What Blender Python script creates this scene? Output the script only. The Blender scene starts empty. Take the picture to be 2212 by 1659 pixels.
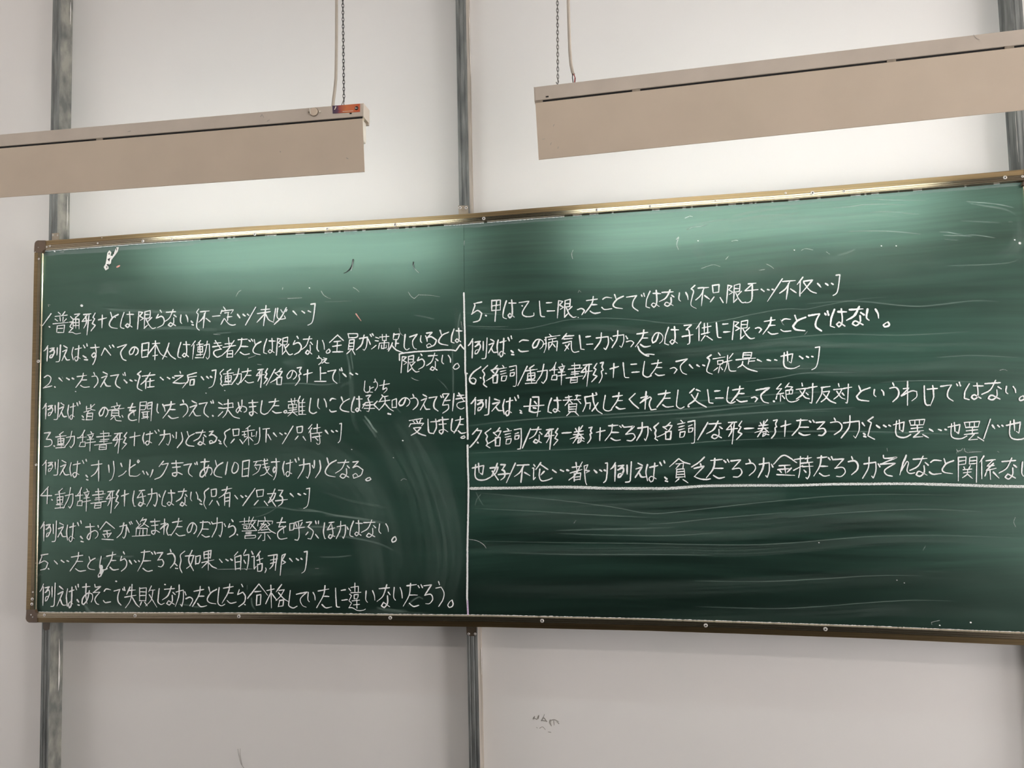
import bpy, bmesh, math, random, re
from mathutils import Vector, Matrix, noise
random.seed(7)
C = bpy.context.scene.collection
SC = bpy.context.scene
PI = math.pi

# ------------------------------------------------------------------ camera, world, exposure
W, H, F = 2212, 1659, 1545.7
ZC = 1.60                       # height of the middle of the board above the floor
CAM = Vector((1.973, -2.1113, -0.0448 + ZC))
_a, _b, _c = 0.0651, 0.0221, 0.1584
R3 = Matrix.Rotation(_c, 3, 'Z') @ Matrix.Rotation(_a, 3, 'X') @ Matrix.Rotation(_b, 3, 'Y')
cam = bpy.data.cameras.new('camera'); co = bpy.data.objects.new('camera', cam); C.objects.link(co)
_r, _f, _u = R3 @ Vector((1, 0, 0)), R3 @ Vector((0, 1, 0)), R3 @ Vector((0, 0, 1))
M4 = Matrix(((_r.x, _u.x, -_f.x, CAM.x), (_r.y, _u.y, -_f.y, CAM.y), (_r.z, _u.z, -_f.z, CAM.z), (0, 0, 0, 1)))
co.matrix_world = M4
cam.sensor_width = 36; cam.lens = F / W * 36; cam.clip_start = 0.05
SC.camera = co
SC.view_settings.view_transform = 'Standard'; SC.view_settings.look = 'None'
SC.view_settings.gamma = 1; SC.view_settings.use_curve_mapping = False
SC.view_settings.exposure = 0.0
SC.cycles.transparent_max_bounces = 32
wd = bpy.data.worlds.new('world'); SC.world = wd; wd.use_nodes = True
wd.node_tree.nodes['Background'].inputs[0].default_value = (0.02, 0.02, 0.02, 1)
TUBE_POWER = 21.0               # blackboard lamps
ROOM_POWER = 60.0               # lamps on the ceiling of the classroom
FILL_POWER = 16.0                 # added fill panels on the side walls

def P(u, v, Y=0.0):
    """the point of the plane y = Y that the photograph shows at pixel (u, v)"""
    d = R3 @ Vector(((u - W / 2) / F, 1.0, -(v - H / 2) / F))
    t = (Y - CAM.y) / d.y
    return CAM + d * t

Y_BOARD = 0.008                 # writing surface
Y_POST = 0.030                  # front of the posts, back of the board
Y_WALL = 0.087                  # plaster

# ------------------------------------------------------------------ materials
def nt(m):
    return m.node_tree.nodes, m.node_tree.links
def mat(name, col, rough=0.5, metal=0.0, spec=0.5, var=0.0, vscale=20, stretch=(1, 1, 1), bump=0.0, bscale=200, col2=None):
    m = bpy.data.materials.new(name); m.use_nodes = True
    N, L = nt(m); b = N['Principled BSDF']
    b.inputs['Base Color'].default_value = (*col, 1); b.inputs['Roughness'].default_value = rough
    b.inputs['Metallic'].default_value = metal; b.inputs['Specular IOR Level'].default_value = spec
    tc = N.new('ShaderNodeTexCoord')
    if var or col2:
        mp = N.new('ShaderNodeMapping'); mp.inputs['Scale'].default_value = stretch
        n = N.new('ShaderNodeTexNoise'); n.inputs['Scale'].default_value = vscale; n.inputs['Detail'].default_value = 6
        r = N.new('ShaderNodeValToRGB')
        c2 = col2 or tuple(max(0, x * (1 - var)) for x in col)
        r.color_ramp.elements[0].position = 0.35; r.color_ramp.elements[0].color = (*c2, 1)
        r.color_ramp.elements[1].position = 0.65; r.color_ramp.elements[1].color = (*col, 1)
        L.new(tc.outputs['Object'], mp.inputs[0]); L.new(mp.outputs[0], n.inputs['Vector'])
        L.new(n.outputs['Fac'], r.inputs[0]); L.new(r.outputs[0], b.inputs['Base Color'])
    if bump:
        n = N.new('ShaderNodeTexNoise'); n.inputs['Scale'].default_value = bscale; n.inputs['Detail'].default_value = 4
        bp = N.new('ShaderNodeBump'); bp.inputs['Strength'].default_value = bump; bp.inputs['Distance'].default_value = 0.002
        L.new(tc.outputs['Object'], n.inputs['Vector']); L.new(n.outputs['Fac'], bp.inputs['Height']); L.new(bp.outputs[0], b.inputs['Normal'])
    return m
def emit(name, col, s):
    m = bpy.data.materials.new(name); m.use_nodes = True
    N, L = nt(m); b = N['Principled BSDF']
    b.inputs['Base Color'].default_value = (0.9, 0.9, 0.9, 1)
    b.inputs['Emission Color'].default_value = (*col, 1); b.inputs['Emission Strength'].default_value = s
    return m
def board_mat():
    m = bpy.data.materials.new('green_board'); m.use_nodes = True
    N, L = nt(m); b = N['Principled BSDF']
    tc = N.new('ShaderNodeTexCoord')
    def noi(scale, detail, vec, rough=0.5):
        n = N.new('ShaderNodeTexNoise'); n.inputs['Scale'].default_value = scale
        n.inputs['Detail'].default_value = detail; n.inputs['Roughness'].default_value = rough
        L.new(vec, n.inputs['Vector']); return n.outputs['Fac']
    def math_(op, a, bb, clamp=False):
        n = N.new('ShaderNodeMath'); n.operation = op; n.use_clamp = clamp
        for i, q in enumerate((a, bb)):
            if isinstance(q, (int, float)): n.inputs[i].default_value = q
            else: L.new(q, n.inputs[i])
        return n.outputs[0]
    obj = tc.outputs['Object']
    sep = N.new('ShaderNodeSeparateXYZ'); L.new(obj, sep.inputs[0])
    # strokes of the wiped duster: long, nearly level, gently waving lines of dust
    mp = N.new('ShaderNodeMapping'); mp.inputs['Scale'].default_value = (0.9, 1, 1.6); L.new(obj, mp.inputs[0])
    warp = noi(1.0, 1, mp.outputs[0])
    zz = math_('ADD', sep.outputs['Z'], math_('MULTIPLY', warp, 0.16))
    cb = N.new('ShaderNodeCombineXYZ')
    L.new(math_('MULTIPLY', sep.outputs['X'], 0.7), cb.inputs[0]); L.new(math_('MULTIPLY', zz, 26.0), cb.inputs[2])
    fine = noi(2.2, 6, cb.outputs[0], 0.65)
    cb2 = N.new('ShaderNodeCombineXYZ')
    L.new(math_('MULTIPLY', sep.outputs['X'], 0.5), cb2.inputs[0]); L.new(math_('MULTIPLY', zz, 7.0), cb2.inputs[2])
    broad = noi(1.3, 2, cb2.outputs[0])
    big = noi(1.4, 2, obj)
    s = math_('ADD', math_('MULTIPLY', fine, 0.62), math_('MULTIPLY', broad, 0.75))
    s = math_('ADD', s, math_('MULTIPLY', big, 0.35))
    rp = N.new('ShaderNodeMapRange'); rp.inputs['From Min'].default_value = 0.66; rp.inputs['From Max'].default_value = 1.12
    L.new(s, rp.inputs['Value'])
    # the left sheet was wiped with a wet cloth and keeps fewer streaks
    ws = N.new('ShaderNodeMapRange'); ws.inputs['From Min'].default_value = -0.135; ws.inputs['From Max'].default_value = -0.115
    ws.inputs['To Min'].default_value = 0.35; L.new(sep.outputs['X'], ws.inputs['Value'])
    d = math_('ADD', math_('MULTIPLY', math_('SUBTRACT', rp.outputs[0], 0.45), ws.outputs[0]), 0.45)
    # the strip along the bottom was never written on and holds little dust; its border waves with the wiping
    lo = N.new('ShaderNodeMapRange'); lo.inputs['From Min'].default_value = -0.43; lo.inputs['From Max'].default_value = -0.30
    lo.inputs['To Min'].default_value = 0.25; L.new(zz, lo.inputs['Value'])
    d = math_('MULTIPLY', d, lo.outputs[0])
    mx = N.new('ShaderNodeMix'); mx.data_type = 'RGBA'
    mx.inputs['A'].default_value = (0.0025, 0.0070, 0.0058, 1); mx.inputs['B'].default_value = (0.038, 0.096, 0.072, 1)
    L.new(d, mx.inputs['Factor']); L.new(mx.outputs['Result'], b.inputs['Base Color'])
    # dull enamel: a dark matt ground under a soft sheen
    N.remove(b)
    df = N.new('ShaderNodeBsdfDiffuse'); L.new(mx.outputs['Result'], df.inputs['Color'])
    gl = N.new('ShaderNodeBsdfAnisotropic'); gl.distribution = 'BECKMANN'
    gl.inputs['Color'].default_value = (0.64, 1.0, 0.82, 1); gl.inputs['Roughness'].default_value = 0.385
    ms = N.new('ShaderNodeMixShader'); ms.inputs[0].default_value = 0.118
    L.new(df.outputs[0], ms.inputs[1]); L.new(gl.outputs[0], ms.inputs[2])
    L.new(ms.outputs[0], N['Material Output'].inputs['Surface'])
    bp = N.new('ShaderNodeBump'); bp.inputs['Strength'].default_value = 0.25; bp.inputs['Distance'].default_value = 0.01
    L.new(noi(3.5, 1, obj), bp.inputs['Height'])
    b2 = N.new('ShaderNodeBump'); b2.inputs['Strength'].default_value = 0.03; b2.inputs['Distance'].default_value = 0.001
    L.new(noi(450, 2, obj), b2.inputs['Height']); L.new(bp.outputs[0], b2.inputs['Normal'])
    L.new(b2.outputs[0], gl.inputs['Normal'])
    return m
def chalk_mat(name, col, thin, full=1.0):
    """chalk on a smooth board: solid with small gaps"""
    m = bpy.data.materials.new(name); m.use_nodes = True
    N, L = nt(m); b = N['Principled BSDF']
    b.inputs['Base Color'].default_value = (*col, 1); b.inputs['Roughness'].default_value = 0.95
    b.inputs['Specular IOR Level'].default_value = 0.1
    tc = N.new('ShaderNodeTexCoord'); n = N.new('ShaderNodeTexNoise'); n.inputs['Scale'].default_value = 420
    n.inputs['Detail'].default_value = 3; L.new(tc.outputs['Object'], n.inputs['Vector'])
    mr = N.new('ShaderNodeMapRange'); mr.inputs['From Min'].default_value = 0.28; mr.inputs['From Max'].default_value = 0.52
    mr.inputs['To Min'].default_value = thin; mr.inputs['To Max'].default_value = full
    L.new(n.outputs['Fac'], mr.inputs['Value']); L.new(mr.outputs[0], b.inputs['Alpha'])
    return m
def smear_mat(name, strength, col=(0.50, 0.66, 0.58), streak=0.7, vs=9.0):
    """thin chalk dust, densest along the middle of the stroke, combed into lines"""
    m = bpy.data.materials.new(name); m.use_nodes = True
    N, L = nt(m); b = N['Principled BSDF']
    b.inputs['Base Color'].default_value = (*col, 1); b.inputs['Roughness'].default_value = 1.0
    b.inputs['Specular IOR Level'].default_value = 0.0
    uv = N.new('ShaderNodeUVMap'); sp = N.new('ShaderNodeSeparateXYZ'); L.new(uv.outputs[0], sp.inputs[0])
    def math_(op, a, bb=0.0):
        n = N.new('ShaderNodeMath'); n.operation = op
        for i, q in enumerate((a, bb)):
            if isinstance(q, (int, float)): n.inputs[i].default_value = q
            else: L.new(q, n.inputs[i])
        return n.outputs[0]
    def bell(x, p):   # 4x(1-x) to the power p
        return math_('POWER', math_('MULTIPLY', math_('MULTIPLY', x, math_('SUBTRACT', 1.0, x)), 4.0), p)
    fv = bell(sp.outputs[1], 0.7); fu = bell(sp.outputs[0], 0.45)
    oi = N.new('ShaderNodeObjectInfo')
    cb = N.new('ShaderNodeCombineXYZ')
    L.new(math_('MULTIPLY', sp.outputs[0], 3.0), cb.inputs[0]); L.new(math_('MULTIPLY', sp.outputs[1], vs), cb.inputs[1])
    L.new(math_('MULTIPLY', oi.outputs['Random'], 50.0), cb.inputs[2])
    n = N.new('ShaderNodeTexNoise'); n.inputs['Scale'].default_value = 1.0; n.inputs['Detail'].default_value = 4
    L.new(cb.outputs[0], n.inputs['Vector'])
    mr = N.new('ShaderNodeMapRange'); mr.inputs['From Min'].default_value = 0.38; mr.inputs['From Max'].default_value = 0.62
    mr.inputs['To Min'].default_value = 1 - streak; L.new(n.outputs['Fac'], mr.inputs['Value'])
    a = math_('MULTIPLY', math_('MULTIPLY', fv, fu), math_('MULTIPLY', mr.outputs[0], strength))
    L.new(a, b.inputs['Alpha'])
    return m
def polished_mat():  # base colour lightened to whiten the lamps' highlight on the ridges
    m = mat('polished_bronze_lit', (0.50, 0.43, 0.31), 0.19, 1.0, var=0.1, vscale=6, stretch=(0.3, 1, 40))
    b = m.node_tree.nodes['Principled BSDF']; b.inputs['Coat Weight'].default_value = 0.6; b.inputs['Coat Roughness'].default_value = 0.2
    return m
def bronze_mat():
    m = mat('bronze_aluminium', (0.27, 0.195, 0.10), 0.34, 1.0, var=0.25, vscale=6, stretch=(0.3, 1, 40), bump=0.02, bscale=80)
    b = m.node_tree.nodes['Principled BSDF']; b.inputs['Coat Weight'].default_value = 0.3; b.inputs['Coat Roughness'].default_value = 0.3
    return m

M = dict(
    wall=mat('wall_paint', (0.80, 0.782, 0.752), 0.75, var=0.03, vscale=1.3, bump=0.10, bscale=60),
    room=mat('room_paint', (0.86, 0.83, 0.80), 0.8, var=0.03, vscale=1.0), rear=mat('dark_rear_wall', (0.06, 0.065, 0.06), 0.9, var=0.1, vscale=1.0),
    floor=mat('floor_tiles', (0.06, 0.055, 0.05), 0.5, var=0.15, vscale=3),
    ceil=mat('ceiling_paint', (0.80, 0.77, 0.74), 0.9, var=0.03, vscale=2),
    board=board_mat(), bronze=bronze_mat(), polish=polished_mat(),
    corner=mat('brown_plastic', (0.105, 0.066, 0.040), 0.42, 0.0, var=0.2, vscale=60),
    back=mat('board_back', (0.22, 0.20, 0.18), 0.7, var=0.1, vscale=10),
    steel=mat('galvanised_steel', (0.235, 0.245, 0.235), 0.5, 0.25, vscale=9, stretch=(6, 6, 0.8), col2=(0.10, 0.108, 0.104), bump=0.05, bscale=120),
    steel2=mat('mottled_galvanised_steel', (0.40, 0.39, 0.34), 0.55, 0.15, vscale=26, stretch=(1, 1, 0.6), col2=(0.17, 0.175, 0.165), bump=0.06, bscale=120),
    steel3=mat('beige_smudged_steel', (0.47, 0.42, 0.36), 0.6, 0.1, vscale=16, stretch=(2, 2, 0.35), col2=(0.27, 0.24, 0.20)),
    chalk=chalk_mat('white_chalk', (0.97, 0.985, 0.97), 0.90),
    chalkr=chalk_mat('rubbed_chalk', (0.90, 0.93, 0.90), 0.10),
    tick=chalk_mat('faint_chalk', (0.80, 0.86, 0.82), 0.12, 0.5),
    pink=chalk_mat('pink_chalk', (0.80, 0.42, 0.36), 0.4),
    violet=chalk_mat('violet_chalk', (0.72, 0.55, 0.78), 0.4),
    plaster=mat('white_filler', (0.86, 0.84, 0.80), 0.8, var=0.12, vscale=90),
    screw=mat('screw_head', (0.74, 0.70, 0.66), 0.38, 0.35, var=0.25, vscale=300),
    dark=mat('dark_hole', (0.012, 0.012, 0.012), 0.8, var=0.3, vscale=50),
    bracket=mat('painted_bracket', (0.34, 0.285, 0.22), 0.5, 0.2, var=0.25, vscale=60),
    bracket2=mat('brown_bracket', (0.10, 0.075, 0.05), 0.5, 0.2, var=0.25, vscale=60),
    cream=mat('cream_enamel', (0.69, 0.582, 0.455), 0.5, 0.0, var=0.06, vscale=7, bump=0.015, bscale=30),
    cream2=mat('grey_cream_enamel', (0.63, 0.555, 0.465), 0.45, 0.0, var=0.10, vscale=9, bump=0.02, bscale=30),
    creamin=mat('white_reflector', (0.88, 0.87, 0.84), 0.4),
    holder=mat('lamp_holder_plastic', (0.80, 0.76, 0.66), 0.4, var=0.05, vscale=40),
    cable=mat('cable_sheath', (0.60, 0.54, 0.45), 0.5, var=0.15, vscale=30),
    red=mat('red_wire', (0.45, 0.04, 0.03), 0.4, var=0.1, vscale=30),
    black=mat('black_wire', (0.02, 0.02, 0.02), 0.4, var=0.1, vscale=30),
    chain=mat('chain_steel', (0.10, 0.10, 0.095), 0.4, 0.7, var=0.4, vscale=200),
    chain2=mat('bright_chain_steel', (0.20, 0.19, 0.17), 0.35, 0.8, var=0.5, vscale=200),
    scuff=mat('grey_scuff', (0.40, 0.38, 0.34), 0.9, var=0.25, vscale=120),
    tube=emit('lit_tube', (0.86, 0.99, 1.04), TUBE_POWER),
    pane=emit('bright_fill_glow', (1.0, 0.955, 0.955), FILL_POWER), fill_glow2=emit('dim_fill_glow', (1.0, 0.955, 0.955), FILL_POWER * 0.6), rtube=emit('lit_room_tube', (1.0, 0.94, 0.91), ROOM_POWER),
    s10=smear_mat('dust_faint', 0.045), s20=smear_mat('dust_light', 0.095), s25=smear_mat('dust_thin', 0.22, vs=3.0, streak=0.4), s35=smear_mat('dust_medium', 0.28, vs=5.0),
    s60=smear_mat('dust_heavy', 0.55, vs=3.0, streak=0.5),
    tape=smear_mat('dust_tide_line', 0.14, (0.55, 0.60, 0.62), 0.3, 4.0),
)

# ------------------------------------------------------------------ object helpers
def org(o):
    p = Vector((0, 0, 0))
    while o is not None:
        p += o.location; o = o.parent
    return p
def mesh_obj(name, V, Fc, material, parent=None, smooth=False, uvs=None):
    me = bpy.data.meshes.new(name); o0 = org(parent) if parent else Vector((0, 0, 0))
    me.from_pydata([tuple(Vector(v) - o0) for v in V], [], Fc); me.update()
    if material: me.materials.append(material)
    if smooth:
        for p in me.polygons: p.use_smooth = True
    if uvs:
        ul = me.uv_layers.new(name='uv')
        for p in me.polygons:
            for li in p.loop_indices: ul.data[li].uv = uvs[me.loops[li].vertex_index]
    o = bpy.data.objects.new(name, me); C.objects.link(o)
    if parent: o.parent = parent
    return o
def bm_obj(name, bm, material, parent=None, loc=(0, 0, 0), smooth=False):
    me = bpy.data.meshes.new(name); bmesh.ops.recalc_face_normals(bm, faces=bm.faces); bm.to_mesh(me); bm.free()
    me.materials.append(material)
    if smooth:
        for p in me.polygons: p.use_smooth = True
    o = bpy.data.objects.new(name, me); C.objects.link(o)
    if parent: o.parent = parent
    o.location = Vector(loc) - (org(parent) if parent else Vector((0, 0, 0)))
    return o
def thing(name, label, cat, loc, group=None):
    o = bpy.data.objects.new(name, None); C.objects.link(o); o.location = loc; o.empty_display_size = 0.05
    tag(o, label, cat, group); return o
def tag(o, label, cat, group=None):
    o['label'] = label; o['category'] = cat
    if group: o['group'] = group
def struct(o):
    o['kind'] = 'structure'; return o
def box_bm(x0, x1, y0, y1, z0, z1, bev=0.0, bm=None):
    own = bm is None
    bm = bm or bmesh.new()
    vs = [bm.verts.new(p) for p in ((x0, y0, z0), (x1, y0, z0), (x1, y1, z0), (x0, y1, z0), (x0, y0, z1), (x1, y0, z1), (x1, y1, z1), (x0, y1, z1))]
    fs = [bm.faces.new([vs[i] for i in f]) for f in ((0, 3, 2, 1), (4, 5, 6, 7), (0, 1, 5, 4), (1, 2, 6, 5), (2, 3, 7, 6), (3, 0, 4, 7))]
    if bev:
        es = list({e for f in fs for e in f.edges})
        bmesh.ops.bevel(bm, geom=es, offset=bev, segments=2, affect='EDGES', profile=0.5)
    return bm
def copy_obj(o, parent, loc=None, rot=None):
    c = o.copy(); C.objects.link(c); c.parent = parent
    if loc is not None: c.location = Vector(loc) - org(parent)
    if rot is not None: c.rotation_euler = rot
    return c

# smooth line through points, kept sharp where the pen turns back
def path(pts, step=1.6, ang=75):
    pts = [Vector(p) for p in pts]
    q = [pts[0]]
    for p in pts[1:]:
        if (p - q[-1]).length > 1e-6: q.append(p)
    pts = q
    if len(pts) < 2: return pts
    sharp = [0]
    for i in range(1, len(pts) - 1):
        a, b = pts[i] - pts[i - 1], pts[i + 1] - pts[i]
        if a.angle(b) > math.radians(ang): sharp.append(i)
    sharp.append(len(pts) - 1)
    out = []
    for s0, s1 in zip(sharp[:-1], sharp[1:]):
        seg = pts[s0:s1 + 1]
        for i in range(len(seg) - 1):
            p1, p2 = seg[i], seg[i + 1]
            p0 = seg[i - 1] if i else p1 - (p2 - p1) * 0.6
            p3 = seg[i + 2] if i + 2 < len(seg) else p2 + (p2 - p1) * 0.6
            n = max(1, int((p2 - p1).length / step))
            for k in range(n):
                t = k / n
                out.append(0.5 * ((2 * p1) + (-p0 + p2) * t + (2 * p0 - 5 * p1 + 4 * p2 - p3) * t * t + (-p0 + 3 * p1 - 3 * p2 + p3) * t ** 3))
    out.append(pts[-1])
    return out
def ribbon(V, Fc, line, width, Y, taper=True, rough=0.0, uv=None, cap=True):
    """flat stroke in px, laid on the plane y = Y"""
    n = len(line)
    if n < 2: return
    base = len(V); hw = width / 2; L = sum((line[i + 1] - line[i]).length for i in range(n - 1)); acc = 0
    ph = random.random() * 50
    rows = []
    for i, p in enumerate(line):
        if i: acc += (line[i] - line[i - 1]).length
        t = line[min(i + 1, n - 1)] - line[max(i - 1, 0)]
        if t.length < 1e-9: t = Vector((1, 0))
        t.normalize(); nn = Vector((-t.y, t.x))
        w = hw
        if taper:
            s = acc / max(L, 1e-6); w = hw * (0.92 + 0.16 * math.sin(ph + s * 4) - 0.30 * max(0, (s - 0.6) / 0.4) * (L > 9))
        wa = w * (1 + rough * noise.noise(Vector((acc * 0.35, ph, 0)))); wb = w * (1 + rough * noise.noise(Vector((acc * 0.35, ph + 9, 3))))
        rows.append((p + nn * wa, p - nn * wb, acc / max(L, 1e-6)))
    for a, b, s in rows:
        V.append(P(a.x, a.y, Y)); V.append(P(b.x, b.y, Y))
        if uv is not None: uv += [(s, 1.0), (s, 0.0)]
    for i in range(n - 1):
        k = base + 2 * i; Fc.append((k, k + 1, k + 3, k + 2))
    if cap:
        for end, d in ((0, -1), (n - 1, 1)):
            a, b, s = rows[end]; c = (a + b) / 2; r = (a - b).length / 2
            t = (line[1] - line[0]) if end == 0 else (line[-1] - line[-2])
            if t.length < 1e-9: continue
            t.normalize(); t *= d
            k = len(V); u = (a - b) / 2
            for th in (45, 90, 135):
                q = c + u * math.cos(math.radians(th)) + t * r * math.sin(math.radians(th))
                V.append(P(q.x, q.y, Y))
                if uv is not None: uv.append((s, 0.5))
            e = base + 2 * end
            Fc.append((e, k, k + 1, k + 2, e + 1))
def px(s):
    v = [float(q) for q in s.split()]
    return [Vector((v[i], v[i + 1])) for i in range(0, len(v), 2)]
def lerp_poly(poly, u):
    for (u0, v0), (u1, v1) in zip(poly[:-1], poly[1:]):
        if u <= u1 or (u1, v1) == poly[-1]:
            return v0 + (v1 - v0) * (u - u0) / (u1 - u0)

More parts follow.
